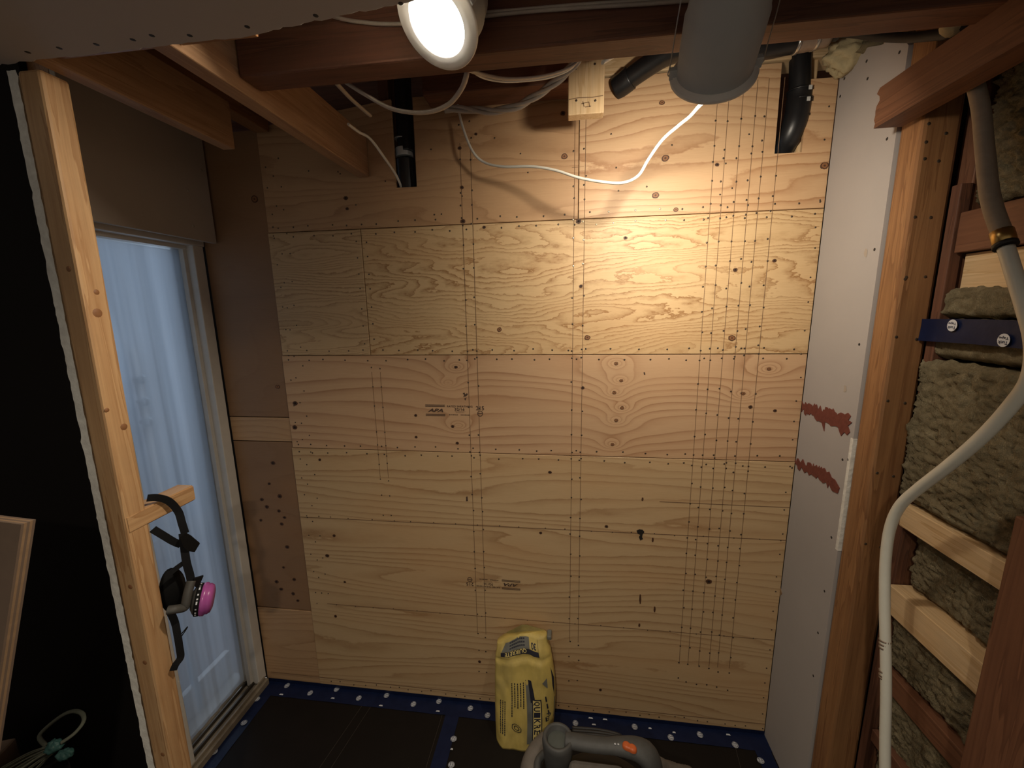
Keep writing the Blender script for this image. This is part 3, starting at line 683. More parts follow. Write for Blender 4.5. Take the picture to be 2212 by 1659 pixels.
# ------------------------------------------------------------------ ceiling: drywall edge, framing
ZC = 2.205
ceiling = tag(empty('ceiling', (-0.3, -1.3, ZC)), 'torn-edged drywall ceiling sheet', kind='structure')
r = random.Random(21); edge = []
x = -1.16
while x < -0.215:
    base_y = -0.762 if x < -0.54 else -0.765 - 0.03 * (x + 0.54) / 0.28
    edge.append((x, base_y + r.uniform(-.0025, .0025))); x += r.uniform(0.008, 0.02)
edge.append((-0.14, -0.806)); edge.append((-0.02, -0.818)); edge.append((0.4, -0.835))
mb = MB(); mb.prism([(-1.16, -2.7, ZC)] + [(a, b, ZC) for a, b in edge] + [(0.4, -2.7, ZC)], (0, 0, 0.0127)); dw = mb.build('drywall_sheet', 'drywall_paper', ceiling)
mb = MB()
for (a, b), (c, d2) in zip(edge[:-3], edge[1:-2]):
    mb.prism([(a, b + 0.0006, ZC + 0.002), (c, d2 + 0.0006, ZC + 0.002), (c, d2 + 0.0006, ZC + 0.0125), (a, b + 0.0006, ZC + 0.0125)], (0, 0.0012 + r.uniform(0, .0012), 0))
tag(mb.build('gypsum_edge', 'gypsum', dw), kind='stuff')
mb = MB()
for px, py in ((128, 104), (208, 96), (287, 86), (328, 77), (410, 77), (534, 58), (682, 34), (866, 8), (60, 113)):
    p = onZ(px, py, ZC); mb.lathe([(0.0045, 0), (0.003, 0.0006), (0, 0.0002)], frame_at((p.x, p.y, ZC), (0, 0, -1)), 8)
tag(mb.build('screw_heads', 'rubber', dw), kind='stuff')
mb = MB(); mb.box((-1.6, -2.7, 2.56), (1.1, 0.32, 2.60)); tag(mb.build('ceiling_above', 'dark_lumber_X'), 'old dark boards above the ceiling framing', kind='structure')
board('ceiling_joist', (-1.000, -0.99, ZC + 0.013), (-0.962, -0.312, 2.345), 'joist_lumber_Y', 0.003, label='short orange joist above the stud post, cut off before the back wall', cat='joist').location.z -= 0.010
board('ceiling_joist', (-0.742, -0.99, ZC + 0.003), (-0.700, -0.002, 2.345), 'joist_lumber_Y', 0.003, label='long orange joist reaching down to the plywood wall', cat='joist')
board('ceiling_joist', (-1.115, -0.97, 2.375), (-1.06, -0.014, 2.54), 'amber_lumber_Y', 0.003, label='higher brown joist in the gap between the two orange joists', cat='joist')
board('ceiling_joist', (-1.34, -0.97, 2.39), (-1.24, -0.02, 2.54), 'dark_lumber_Y', 0.003, label='dark joist high above the doorway drywall', cat='joist')
board('nailer', (-0.960, -0.80, ZC + 0.0135), (-0.744, -0.735, ZC + 0.052), 'amber_lumber_X', 0.002, label='brown nailer between the two orange joists at the drywall edge', cat='board')
board('nailer', (-0.698, -0.80, ZC + 0.0135), (-0.545, -0.735, ZC + 0.052), 'amber_lumber_X', 0.002, label='stubby nailer with a pale sawn end beside the beam', cat='board')
board('ceiling_beam', (-0.698, -0.600, 2.235), (0.98, -0.535, 2.46), 'dark_lumber_X', 0.004, label='long dark red-brown beam crossing the whole top of the view', cat='beam')
board('nailer', (-0.40, -0.33, 2.372), (0.0, -0.29, 2.46), 'pale_lumber_X', 0.002, label='orange board behind the beam, left of the hanging block', cat='board')
board('ceiling_beam', (-0.45, -0.12, 2.40), (0.10, -0.02, 2.53), 'dark_lumber_X', 0.004, label='dark plate along the top of the plywood wall', cat='beam')
board('top_plate', (0.10, 0.012, 2.475), (0.98, 0.10, 2.53), 'pale_lumber_X', 0.003, label='pale plate above the right corner behind the pipes', cat='board')
board('top_plate', (0.845, -0.62, 2.40), (0.99, -0.02, 2.50), 'pale_lumber_Y', 0.003, label='tan plate on top of the amber stud, behind the red rail', cat='board')
# red rail with a jagged sawn end
mb = MB(); r = random.Random(5); n = 9
endp = [(-0.305 + r.uniform(-.007, .007) - (0.004 if i % 2 else 0), 2.152 + (2.240 - 2.152) * i / n) for i in range(n + 1)]
mb.prism([(0.745, y, z) for y, z in endp] + [(0.745, -1.6, 2.240), (0.745, -1.6, 2.152)], (0.062, 0, 0))
tag(mb.build('wood_rail', 'red_lumber_Y'), 'red-brown rail with a splintered end at upper right', 'board')
# hanging block with pencilled mark
hb = empty('hanging_block', (0.055, -0.20, 2.26))
mb = MB(); mb.box((0.005, -0.222, 2.268), (0.104, -0.184, 2.47), 0.0025); ob = mb.build('block', 'pale_lumber_Z', hb)
mb = MB()
def on_blk(px, py): p = onY(px, py, -0.2228); return Vector((p.x, -0.2226, p.z))
def stroke(mb, pts, w=0.0011):
    for a, b in zip(pts, pts[1:]):
        d_ = (b - a).normalized(); n_ = Vector((-d_.z, 0, d_.x)) * w; mb.poly([a - n_, b - n_, b + n_, a + n_])
stroke(mb, [on_blk(1229, 215), on_blk(1250, 211), on_blk(1280, 210), on_blk(1303, 206)])
stroke(mb, [on_blk(1259, 219), on_blk(1262, 231)]); stroke(mb, [on_blk(1256, 224), on_blk(1272, 220), on_blk(1274, 231)]); stroke(mb, [on_blk(1264, 231), on_blk(1277, 229)])
mb.build('pencil_mark', 'pencil', hb)
mb = MB()
for px, py in ((1244, 148), (1285, 138), (1245, 217), (1286, 217)):
    p = on_blk(px, py); mb.lathe([(0.0034, 0), (0.0025, 0.0007), (0, 0.0003)], frame_at(p, (0, -1, 0)), 7)
tag(mb.build('nail_heads', 'nail_steel', hb), kind='stuff')
tag(hb, 'pale wood block hanging in front of the plywood below the beam', 'wood block')

# ------------------------------------------------------------------ stud post with its block, at left
post = empty('stud_post', (-1.02, -0.73, 0))
lean = (0.0, -0.0, 0.0)
LEAN = (-0.0, 0.012, 0.0)
def pb(name, lo, hi, mat, bev=0.003):
    o = board(name, lo, hi, mat, bev, post, lean=LEAN); return o
pb('stud', (-1.052, -0.772, 0.0), (-1.0, -0.722, 2.203), 'new_lumber_Z', 0.006)
# drywall edge, crumbling
mb = MB(); r = random.Random(9)
def dfn(u, v):
    z = 2.204 * v; rough = 0.0035 * noise.noise(Vector((z * 30, 1, 2))) + 0.002 * noise.noise(Vector((z * 90, 4, 2)))
    x = -1.0535 - 0.021 * u - (rough if u > 0.5 else 0)
    return Vector((x, -0.771 + 0.012 * z + 0.0022 * noise.noise(Vector((u * 3, z * 60, 7))), z))
mb.grid(dfn, 4, 180); mb.grid(lambda u, v: Vector((-1.0535 - 0.021 - 0.0035 * noise.noise(Vector((2.204 * v * 30, 1, 2))) - 0.002 * noise.noise(Vector((2.204 * v * 90, 4, 2))), -0.771 + 0.012 * 2.204 * v + 0.06 * u, 2.204 * v)), 2, 180)
mb.build('drywall_edge', 'gypsum', post)['label'] = 'crumbling white drywall edge'
for px, py, rr in ((209, 631, 0.006), (211, 676, 0.010), (268, 922, 0.008), (226, 887, 0.005)):
    p = onX(px, py, -0.9996); yy = min(-0.728 + 0.012 * p.z, max(-0.766 + 0.012 * p.z, p.y))
    mb = MB(); mb.lathe([(rr, 0.0), (rr * 0.9, 0.0006), (0, 0.0004)], frame_at((-1.0002, yy, p.z), (1, 0, 0)), 12); mb.build('knot', 'knot_mid', post)
for px, py in ((272, 1268), (310, 1430), (385, 1630), (132, 580)):
    p = onY(px, py, -0.76); zz = p.z
    mb = MB(); mb.lathe([(0.006, 0), (0.005, 0.0005), (0, 0.0003)], frame_at((-1.02, -0.772 + 0.012 * zz - 0.0002, zz), (0, -1, 0)), 12); mb.build('knot', 'knot_mid', post)
mb = MB(); mb.prism([(-1.050, -0.7555, 1.236), (-1.0005, -0.7555, 1.236), (-1.0005, -0.578, 1.236), (-1.050, -0.578, 1.236)], (0, 0, 0.042))
bmesh.ops.bevel(mb.bm, geom=list(mb.bm.edges), offset=0.003, segments=2, affect='EDGES')
bmesh.ops.translate(mb.bm, vec=(0.002, 0, 0), verts=mb.bm.verts)
mb.build('block', 'new_lumber_Y', post)['label'] = 'short horizontal block nailed to the post'
tag(post, 'orange stud post with crumbling drywall edge beside the dark gap', 'post')

# ------------------------------------------------------------------ lamps
def lamp(name, c, e, R, length, power, label, spread):
    e = Vector(e).normalized(); c = Vector(c); root = empty(name, c)
    fr = frame_at(c, e)
    mb = MB(); mb.lathe([(R * 0.67, -0.002), (R * 0.685, 0.001), (R * 0.70, 0.0035), (R * 0.98, 0.002), (R, 0.0), (R, -0.004), (R * 0.985, -0.0055), (R * 0.95, -0.006), (R * 0.94, -0.009), (R * 0.85, -0.010)], fr, 56); mb.build('trim_ring', 'lamp_trim', root)
    mb = MB(); mb.lathe([(R * 0.86, -0.006), (R * 0.86, -length * 0.62), (R * 0.83, -length * 0.66), (R * 0.76, -length * 0.95), (R * 0.72, -length), (0, -length)], fr, 56); can = mb.build('can', 'lamp_can', root)
    mb = MB(); mb.lathe([(R * 0.5, -length - 0.001), (R * 0.5, -length - 0.012), (R * 0.4, -length - 0.014), (0, -length - 0.014)], fr, 32); mb.build('driver_cap', 'rubber', root)
    mb = MB(); mb.lathe([(R * 0.675, 0.0), (R * 0.64, 0.003), (0, 0.005)], fr, 48); mb.build('lens', 'led_lens', root)
    for sg in (-1, 1):
        q = [(R * 0.93 * sg, 0, -0.006), (R * 1.06 * sg, 0, -0.012), (R * 1.03 * sg, 0, -0.03), (R * 1.00 * sg, 0, -length * 0.6), (R * 0.95 * sg, 0.004, -length * 0.95)]
        mb = MB(); mb.tube(spline([fr @ Vector(p) for p in q], 6), 0.0011, 6); mb.build('spring_clip', 'steel', root)
        mb = MB(); vv = mb.box((-0.008, -0.006, -0.018), (0.008, 0.006, 0.0), 0.001, 1); bmesh.ops.transform(mb.bm, matrix=fr @ Matrix.Translation((R * 0.92 * sg, 0, -0.004)), verts=mb.bm.verts); mb.build('clip_bracket', 'lamp_can', root)
    l = area(name + '_light', (0, 0, 0), e, R * 0.95, power, LAMP_COLOR, spread)
    l.location = (e * 0.008); l.parent = root
    tag(root, label, 'lamp'); return root
lamp('recessed_lamp', (-0.226, -0.702, 2.231), (-0.29, -0.51, -0.77), 0.076, 0.10, LAMP_ROOM, 'lit round recessed lamp dangling at the drywall edge, facing the viewer', math.radians(152))
lamp('recessed_lamp', (0.270, -0.610, 2.155), (0.10, 0.83, -0.50), 0.076, 0.160, LAMP_WALL, 'grey can lamp turned away to light the plywood wall', math.radians(140))
lamp('recessed_lamp', (-0.12, -2.10, 2.200), (0, 0, -1), 0.076, 0.10, LAMP_BEHIND, 'flush recessed ceiling lamp behind the viewer', math.radians(155))

# ------------------------------------------------------------------ cables
def cable(pts, r, mat, label, flat=1.0, cat='cable', n=10, group=None):
    mb = MB(); mb.tube(spline([onY(*p) for p in pts], n), r, 8, flat)
    return tag(mb.build('electric_cable', mat), label, cat, group)
cable([(985, 195, -0.03), (990, 232, -0.045), (1000, 275, -0.05), (1020, 325, -0.07), (1045, 350, -0.08), (1085, 360, -0.115), (1150, 360, -0.16), (1200, 368, -0.185), (1250, 384, -0.21), (1300, 393, -0.235), (1345, 395, -0.25), (1378, 380, -0.27), (1400, 345, -0.29), (1430, 303, -0.32), (1465, 272, -0.36), (1490, 252, -0.40), (1515, 225, -0.45), (1560, 190, -0.50), (1600, 140, -0.52), (1640, 92, -0.50), (1660, 60, -0.46), (1670, 40, -0.43)], 0.0042, 'cable_white', 'white lamp cord swagging low across the plywood wall')
cable([(738, 172, -0.50), (790, 205, -0.48), (850, 236, -0.46), (915, 243, -0.46), (965, 228, -0.48), (995, 195, -0.50), (1008, 160, -0.53), (1010, 120, -0.51)], 0.0042, 'cable_grey', 'grey cable loop hanging below the beam left of the lamp', 1.5)
cable([(1008, 150, -0.50), (1040, 160, -0.46), (1090, 170, -0.42), (1150, 168, -0.38), (1200, 158, -0.34), (1240, 140, -0.31), (1262, 110, -0.28)], 0.0036, 'cable_grey', 'flat grey cable running from lamp to block', 1.7)
cable([(1015, 150, -0.47), (1045, 168, -0.42), (1090, 176, -0.38), (1150, 173, -0.34), (1195, 165, -0.31), (1235, 146, -0.285), (1258, 112, -0.26)], 0.003, 'cable_white', 'thin pale cable just under the flat grey cable')
# twisted bundle
mb = MB(); path = spline([onY(*p) for p in [(960, 236, -0.10), (1010, 236, -0.12), (1060, 240, -0.15), (1110, 232, -0.18), (1150, 212, -0.21), (1190, 185, -0.24), (1225, 155, -0.26), (1250, 125, -0.28), (1262, 90, -0.30)]], 12)
for s_ in range(3):
    pts = []
    for i, p in enumerate(path):
        t = (path[min(i + 1, len(path) - 1)] - path[max(i - 1, 0)]).normalized(); a = t.cross(Vector((0, 0, 1))).normalized(); b = t.cross(a)
        an = i * 0.16 + s_ * 2.094; pts.append(p + (a * math.cos(an) + b * math.sin(an)) * 0.0062)
    mb.tube(pts, 0.0056, 7)
tag(mb.build('electric_cable', 'cable_grey'), 'thick twisted bundle of grey cables rising to the hanging block', 'cable')
cable([(725, 178, -0.50), (760, 215, -0.40), (800, 250, -0.30)], 0.004, 'cable_grey', 'short grey cable along the long joist', 1.5)
cable([(752, 268, -0.27), (775, 285, -0.22), (800, 300, -0.18), (830, 340, -0.12), (852, 372, -0.05), (862, 392, -0.008), (866, 404, 0.02), (868, 420, 0.04)], 0.0042, 'cable_white', 'white cable dropping from the long joist into the pipe notch')
cable([(660, 15, -0.607), (735, 40, -0.607), (800, 50, -0.607), (860, 52, -0.607), (940, 48, -0.607), (1020, 38, -0.607), (1120, 27, -0.607), (1250, 17, -0.607), (1400, 8, -0.607), (1500, 0, -0.607), (1600, -8, -0.607)], 0.0036, 'cable_grey', 'flat grey cable stapled along the face of the beam', 1.0)
cable([(1030, 28, -0.607), (1130, 20, -0.607), (1250, 10, -0.607), (1400, 0, -0.607), (1500, -8, -0.607)], 0.003, 'cable_grey', 'second grey cable just above the stapled one on the beam')
cable([(1302, 135, -0.30), (1325, 122, -0.28), (1348, 108, -0.26), (1375, 92, -0.24)], 0.0048, 'cable_white', 'white cable stub leaning behind the hanging block', 1.4)

# ------------------------------------------------------------------ pipes
def pipe(name, pts, r, mat, n=8, parent=None, seg=20): mb = MB(); mb.tube(spline([onY(*p) for p in pts], n), r, seg); return mb.build(name, mat, parent)
pl = empty('drain_pipe', onY(880, 400, 0.06))
pipe('pipe', [(868, 120, 0.05), (870, 190, 0.05), (874, 270, 0.05), (878, 330, 0.05)], 0.030, 'abs_pipe', parent=pl)
pipe('coupling', [(876, 345, 0.05), (879, 380, 0.05), (884, 440, 0.05)], 0.0345, 'abs_pipe', parent=pl)
pipe('label_band', [(872, 322, 0.05), (874, 340, 0.05)], 0.0312, 'pipe_label', parent=pl); pipe('label_band', [(871, 301, 0.05), (871, 303, 0.05)], 0.0312, 'pipe_label', parent=pl)
tag(pl, 'black drain pipe with a white label band in the left notch', 'pipe')
pm = empty('drain_pipe', onY(1420, 130, -0.06))
pipe('pipe', [(1336, 188, 0.0), (1360, 170, -0.02), (1400, 142, -0.05), (1440, 118, -0.08), (1490, 104, -0.11), (1560, 106, -0.12), (1640, 104, -0.12), (1700, 92, -0.12), (1735, 84, -0.12)], 0.030, 'abs_pipe', parent=pm)
pipe('hub', [(1330, 193, 0.005), (1346, 181, -0.008), (1362, 168, -0.02)], 0.034, 'abs_pipe', 4, pm)
pipe('coupling', [(1718, 88, -0.12), (1750, 82, -0.12), (1788, 72, -0.12)], 0.031, 'coupling', 4, pm)
for a, b in (((1716, 89), (1723, 88)), ((1755, 81), (1763, 79))):
    pipe('hose_clamp', [(*a, -0.12), (*b, -0.12)], 0.0325, 'steel', 2, pm)
pipe('reducer', [(1785, 73, -0.12), (1800, 72, -0.12), (1812, 72, -0.12)], 0.018, 'rubber', 4, pm)
tag(pm, 'black drain pipe running behind the grey lamp to a clamped coupling', 'pipe')
pr = empty('drain_pipe', onY(1700, 325, 0.03))
pipe('pipe', [(1729, 120, 0.02), (1728, 170, 0.02), (1727, 215, 0.02)], 0.0295, 'abs_pipe', parent=pr)
pipe('elbow', [(1728, 195, 0.02), (1726, 215, 0.02), (1722, 242, 0.015), (1714, 272, 0.015), (1702, 300, 0.03), (1690, 325, 0.06)], 0.034, 'abs_pipe', parent=pr)
for py in (196, 217, 222, 252): pipe('bead', [(1727.5 - max(0, py - 220) * .2, py, 0.02), (1727 - max(0, py - 220) * .2, py + 4, 0.02)], 0.0362, 'abs_pipe', 2, pr)
for px, py in ((1747, 213), (1751, 188)):
    p = onY(px, py, -0.018); mb = MB(); mb.box(p - Vector((.005, .001, .006)), p + Vector((.005, .001, .006)), 0.0005, 1); mb.build('sticker', 'pipe_label', pr)
tag(pr, 'black elbow pipe dropping into the right notch', 'pipe')
mb = MB(); mb.tube(spline([onY(1800, 70, -0.14), onX(1845, 72, 0.755), onX(1900, 79, 0.785), onX(1960, 81, 0.80), onX(2020, 76, 0.805), onX(2055, 70, 0.805), onX(2090, 45, 0.81)], 8), 0.0105, 12)
tag(mb.build('supply_hose', 'rubber'), 'thin black hose curving right from the clamped coupling', 'hose')
p = onX(2062, 66, 0.815); mb = MB(); mb.lathe([(0.0, 0.0), (0.018, 0.004), (0.024, 0.02), (0.020, 0.035), (0.0, 0.04)], frame_at(p, (-.5, -.6, .2)), 14); tag(mb.build('hose_grommet', 'foam_tan'), 'ragged grey plug where the black hose enters the plate', 'grommet')
# foam at the corner
def lump(c, s, seed, name, mat, label, cat):
    mb = MB(); c = Vector(c)
    def fn(u, v):
        th, ph = 2 * math.pi * u, math.pi * v
        d_ = Vector((math.cos(th) * math.sin(ph), math.sin(th) * math.sin(ph), math.cos(ph)))
        k = 1 + 0.35 * noise.noise(d_ * 2.3 + Vector((seed, 0, 0))) + 0.18 * noise.noise(d_ * 6 + Vector((0, seed, 0)))
        return c + Vector((d_.x * s[0], d_.y * s[1], d_.z * s[2])) * k
    mb.grid(fn, 40, 24, closed=True); return tag(mb.build(name, mat), label, cat)
lump(onY(1838, 118, -0.05), (0.065, 0.05, 0.045), 3, 'spray_foam', 'foam_tan', 'lump of tan spray foam above the drywall strip', 'foam')
lump(onY(1905, 100, -0.10), (0.055, 0.05, 0.03), 5, 'spray_foam', 'mineral_wool', 'dusty brown foam clump right of the tan lump', 'foam')
# PEX supply pipe on the right wall
px_ = empty('supply_pipe', onX(1912, 1659, 0.79))
def xs(pts, x): return [onX(a, b, xx) for a, b, xx in pts]
mb = MB(); mb.tube(spline(xs([(2098, 150, 0.84), (2118, 230, 0.82), (2128, 330, 0.80), (2140, 430, 0.78), (2165, 505, 0.77)], 0), 8), 0.0135, 14); mb.build('copper_pipe', 'pipe_dusty', px_)
mb = MB(); mb.tube(xs([(2163, 500, 0.77), (2167, 512, 0.77), (2172, 530, 0.77)], 0), 0.0155, 14); mb.build('fitting', 'brass', px_)
mb = MB(); mb.tube(xs([(2170, 526, 0.77), (2173, 533, 0.77)], 0), 0.0165, 14); mb.build('crimp_ring', 'rubber', px_)
mb = MB(); mb.tube(spline(xs([(2173, 535, 0.77), (2190, 590, 0.77), (2212, 660, 0.77), (2232, 740, 0.77), (2225, 815, 0.77), (2185, 875, 0.775), (2120, 945, 0.78), (2050, 1005, 0.785), (1985, 1055, 0.79), (1945, 1092, 0.79), (1923, 1140, 0.79), (1913, 1210, 0.79), (1911, 1300, 0.79), (1913, 1400, 0.79), (1914, 1500, 0.79), (1912, 1600, 0.79), (1912, 1690, 0.79)], 0), 8), 0.0112, 16); mb.build('white_tube', 'pex_white', px_)
for py in (1382, 1390, 1398, 1449, 1458, 1463):
    mb = MB(); mb.tube(xs([(1912, py, 0.79), (1912, py + 4, 0.79)], 0), 0.0122, 14); mb.build('clamp_ring', 'coupling', px_)
tag(px_, 'white flexible water pipe bending down the right wall', 'pipe')

# ------------------------------------------------------------------ respirator hanging from the post's block
rs = empty('respirator', (-0.975, -0.66, 0.86))
def xp(pts): return [onX(a, b, x) for a, b, x in pts]
def band(pts, w, th, name, mat='strap'):
    path = spline(xp(pts), 8); mb = MB(); ring = []
    for i, p in enumerate(path):
        t = (path[min(i + 1, len(path) - 1)] - path[max(i - 1, 0)]).normalized()
        side = t.cross(Vector((-0.75, 0.66, 0)).normalized()).normalized(); nn = t.cross(side).normalized()
        ring.append([mb.bm.verts.new(p + side * a * w + nn * b * th) for a, b in ((-1, -1), (1, -1), (1, 1), (-1, 1))])
    for a, b in zip(ring, ring[1:]):
        for k in range(4): mb.bm.faces.new((a[k], a[(k + 1) % 4], b[(k + 1) % 4], b[k]))
    mb.bm.faces.new(ring[0]); mb.bm.faces.new(ring[-1][::-1]); return mb.build(name, mat, rs)
band([(318, 1076, -1.0), (340, 1075, -0.992), (365, 1083, -0.985), (385, 1105, -0.980), (393, 1130, -0.976), (400, 1152, -0.974)], 0.0085, 0.0012, 'head_strap')
band([(330, 1143, -1.005), (350, 1155, -0.995), (375, 1170, -0.985), (392, 1177, -0.978)], 0.0085, 0.0012, 'neck_strap')
band([(395, 1152, -0.972), (398, 1180, -0.970), (403, 1215, -0.968), (411, 1245, -0.966), (413, 1262, -0.965)], 0.0088, 0.0014, 'front_strap')
band([(395, 1217, -0.975), (380, 1228, -0.98), (360, 1245, -0.99)], 0.006, 0.0013, 'side_strap')
mb = MB(); q = [onX(a, b, -0.968) for a, b in ((388, 1158), (400, 1150), (412, 1156), (431, 1172), (420, 1190), (405, 1188), (395, 1178))]; mb.prism(q, (0.006, -0.005, 0)); mb.build('crown_cradle', 'mask_black', rs)
# facepiece: a rounded nose cup opening away from the viewer
def fp(u, v):
    c = onX(370, 1270, -1.025); th = 2 * math.pi * u; rr_ = 0.042 * math.sin(min(1.0, v * 1.05) * math.pi / 2) ** 0.7
    return c + Vector((0.026 * (1 - v) ** 0.8 + 0.0, rr_ * math.cos(th) * 0.8, rr_ * 1.45 * math.sin(th) - 0.006 * v))
mb = MB(); mb.grid(fp, 28, 12, closed=True); mb.build('facepiece', 'mask_black', rs)
mb = MB(); mb.tube(spline(xp([(413, 1255, -0.962), (406, 1280, -0.960), (402, 1300, -0.960), (398, 1312, -0.962), (378, 1316, -0.968), (362, 1318, -0.98)]), 6), 0.0085, 12, 1.3); mb.build('yoke', 'mask_grey', rs)
mb = MB(); q = [onX(a, b, -0.962) for a, b in ((418, 1248), (439, 1242), (432, 1258), (424, 1268), (417, 1262))]; mb.prism(q, (0.005, -0.004, 0)); mb.build('buckle', 'mask_black', rs)
fc = onX(438, 1294, -0.955); fd = Vector((0.80, 0.55, -0.22)).normalized(); fr = frame_at(fc, fd) @ Matrix.Scale(1.17, 4)
mb = MB(); mb.lathe([(0, -0.022), (0.020, -0.020), (0.030, -0.014), (0.0325, -0.010)], fr, 32); mb.build('filter_adapter', 'mask_grey', rs)
mb = MB(); mb.lathe([(0.0325, -0.012), (0.0345, -0.011), (0.0345, -0.003), (0.033, -0.002)], fr, 36); ring = mb.build('filter_band', 'mask_black', rs)
mb = MB(); mb.lathe([(0.0335, -0.002), (0.0352, 0.0), (0.0352, 0.006), (0.032, 0.009), (0.0325, 0.012), (0.029, 0.018), (0.020, 0.021), (0, 0.0215)], fr, 36); mb.build('filter_disc', 'filter_pink', rs)['label'] = 'bright pink round filter cartridge'
mb = MB()
for i in range(14):
    a0 = 2 * math.pi * i / 14; a1 = a0 + 0.18 * (1 + i % 2)
    mb.poly([fr @ Vector((0.0348 * math.cos(a), 0.0348 * math.sin(a), h)) for a, h in ((a0, -0.0085), (a1, -0.0085), (a1, -0.0055), (a0, -0.0055))])
mb.build('band_print', 'tape_print', ring)
band([(368, 1322, -0.985), (378, 1345, -0.980), (384, 1375, -0.978), (388, 1400, -0.978), (390, 1420, -0.980), (380, 1435, -0.985), (374, 1448, -0.99)], 0.0078, 0.0016, 'loose_strap')
mb = MB(); mb.tube(spline(xp([(389, 1372, -0.975), (398, 1362, -0.972), (405, 1354, -0.972), (402, 1360, -0.972), (395, 1370, -0.974), (391, 1376, -0.976)]), 5), 0.0013, 6); mb.build('wire_loop', 'mask_black', rs)
tag(rs, 'black half-mask respirator with pink filter hanging from the block', 'respirator')

# ------------------------------------------------------------------ cement bag
bagr = empty('cement_bag', (-0.16, -0.10, 0))
H = 0.415
def bag_sec(t):
    cx = -0.160 + 0.012 * math.sin(3 * t) - 0.010 * t; hw = 0.112 + 0.012 * math.sin(math.pi * min(1, t * 1.1)) - 0.010 * max(0, t - 0.85) / 0.15
    front = -0.178 + 0.075 * t + 0.018 * max(0, t - 0.80) / 0.2; back = -0.030 + 0.016 * t
    return cx, hw, (front + back) / 2, (back - front) / 2 * (1.0 if t < 0.92 else 1 - 4 * (t - 0.92))
def bag_pt(u, t, off=0.0):
    """u in [-1, 1] across the front, t in [0, 1] up"""
    cx, hw, cy, hd = bag_sec(t); u = max(-0.999, min(0.999, u))
    y = cy - hd * (1 - abs(u) ** 3.4) ** (1 / 3.4)
    pl_ = 0.006 * math.sin(u * 7 + 0.6) * math.exp(-((t - 0.72) / 0.13) ** 2) + 0.007 * noise.noise(Vector((u * 2.2, t * 2.0, 5))) + 0.004 * noise.noise(Vector((u * 5, t * 9, 2)))
    cr = 0.006 * math.exp(-((t - 0.835) / 0.02) ** 2)
    z = H * t * (1 + 0.05 * u * t) + 0.030 * max(0.0, t - 0.6) / 0.4 * math.exp(-((u - 0.05) / 0.45) ** 2) - 0.03 * max(0.0, t - 0.8) / 0.2 * max(0.0, -u - 0.55)
    return Vector((cx + hw * u, y + pl_ + cr - off, z))
def bag_fn(a, t):
    th = 2 * math.pi * a; cu = math.cos(th); u = math.copysign(abs(cu) ** 0.6, cu)
    p = bag_pt(u, t)
    if math.sin(th) > 0:
        cx, hw, cy, hd = bag_sec(t); q = 2 * cy - p.y; p.y = min(q, -0.004)
    return p
mb = MB(); mb.grid(bag_fn, 96, 60, closed=True)
tops = [v for v in mb.bm.verts if v.is_boundary and v.co.z > 0.2]; bots = [v for v in mb.bm.verts if v.is_boundary and v.co.z < 0.2]
bmesh.ops.contextual_create(mb.bm, geom=[e for e in mb.bm.edges if e.is_boundary and e.verts[0].co.z > 0.2]); bmesh.ops.contextual_create(mb.bm, geom=[e for e in mb.bm.edges if e.is_boundary and e.verts[0].co.z < 0.2])
mb.build('paper_sack', 'bag_paper', bagr)
def bag_rect(mb, quad, mi, off=0.0012, nu=14, nv=10):
    (a, b, c, d_) = [Vector(q) for q in quad]
    mb.grid(lambda u, v: bag_pt(*((a.lerp(b, u)).lerp(d_.lerp(c, u), v)), off), nu, nv, mi)
def bag_text(mb, txt, u, t, w, h, mi, rot=0.0, bold=0.0, off=0.002):
    c_, s_ = math.cos(rot), math.sin(rot); hw = 0.118
    put_text(mb, txt, lambda a, b: bag_pt(u + (a * c_ - b * s_) / hw, t + (a * s_ + b * c_) / H, off), w, h, mi, 0, bold)
PI = math.pi
mb = MB()   # end panel print, upside down
bag_rect(mb, ((-0.78, 0.875), (0.62, 0.865), (0.62, 0.905), (-0.80, 0.915)), 1)
bag_rect(mb, ((-0.78, 0.918), (0.30, 0.908), (0.30, 0.985), (-0.62, 0.985)), 0)
bag_text(mb, 'QUIKRETE', -0.22, 0.897, 0.095, 0.016, 2, PI, 0.02)
bag_text(mb, '30', 0.46, 0.937, 0.022, 0.018, 1, PI, 0.03)
for t_, w_ in ((0.930, 0.05), (0.950, 0.06), (0.970, 0.055)):
    u = -0.45
    while u < 0.15: bag_rect(mb, ((u, t_), (u + 0.055, t_), (u + 0.055, t_ + 0.010), (u, t_ + 0.010)), 1, 0.0022, 1, 1); u += 0.075
bag_rect(mb, ((0.62, 0.865), (0.63, 0.865), (0.63, 0.985), (0.62, 0.985)), 1, 0.0015, 1, 8)
mb.build('end_print', ['bag_grey', 'bag_navy', 'bag_yellow_print'], bagr)
mb = MB()   # long side print: grey stripe, dark wedge, outlined lettering reading downwards
bag_rect(mb, ((0.16, 0.07), (0.34, 0.07), (0.24, 0.655), (0.06, 0.655)), 0, 0.0012, 4, 40)
bag_rect(mb, ((0.06, 0.655), (0.26, 0.655), (0.26, 0.662), (0.06, 0.662)), 1, 0.0016, 4, 1)
bag_rect(mb, ((0.22, 0.47), (0.38, 0.47), (0.26, 0.66), (0.15, 0.66)), 1, 0.0018, 4, 14)
bag_rect(mb, ((0.33, 0.06), (0.66, 0.06), (0.56, 0.505), (0.26, 0.505)), 1, 0.0020, 6, 30)
bag_rect(mb, ((0.36, 0.07), (0.63, 0.07), (0.53, 0.495), (0.29, 0.495)), 2, 0.0026, 6, 30)
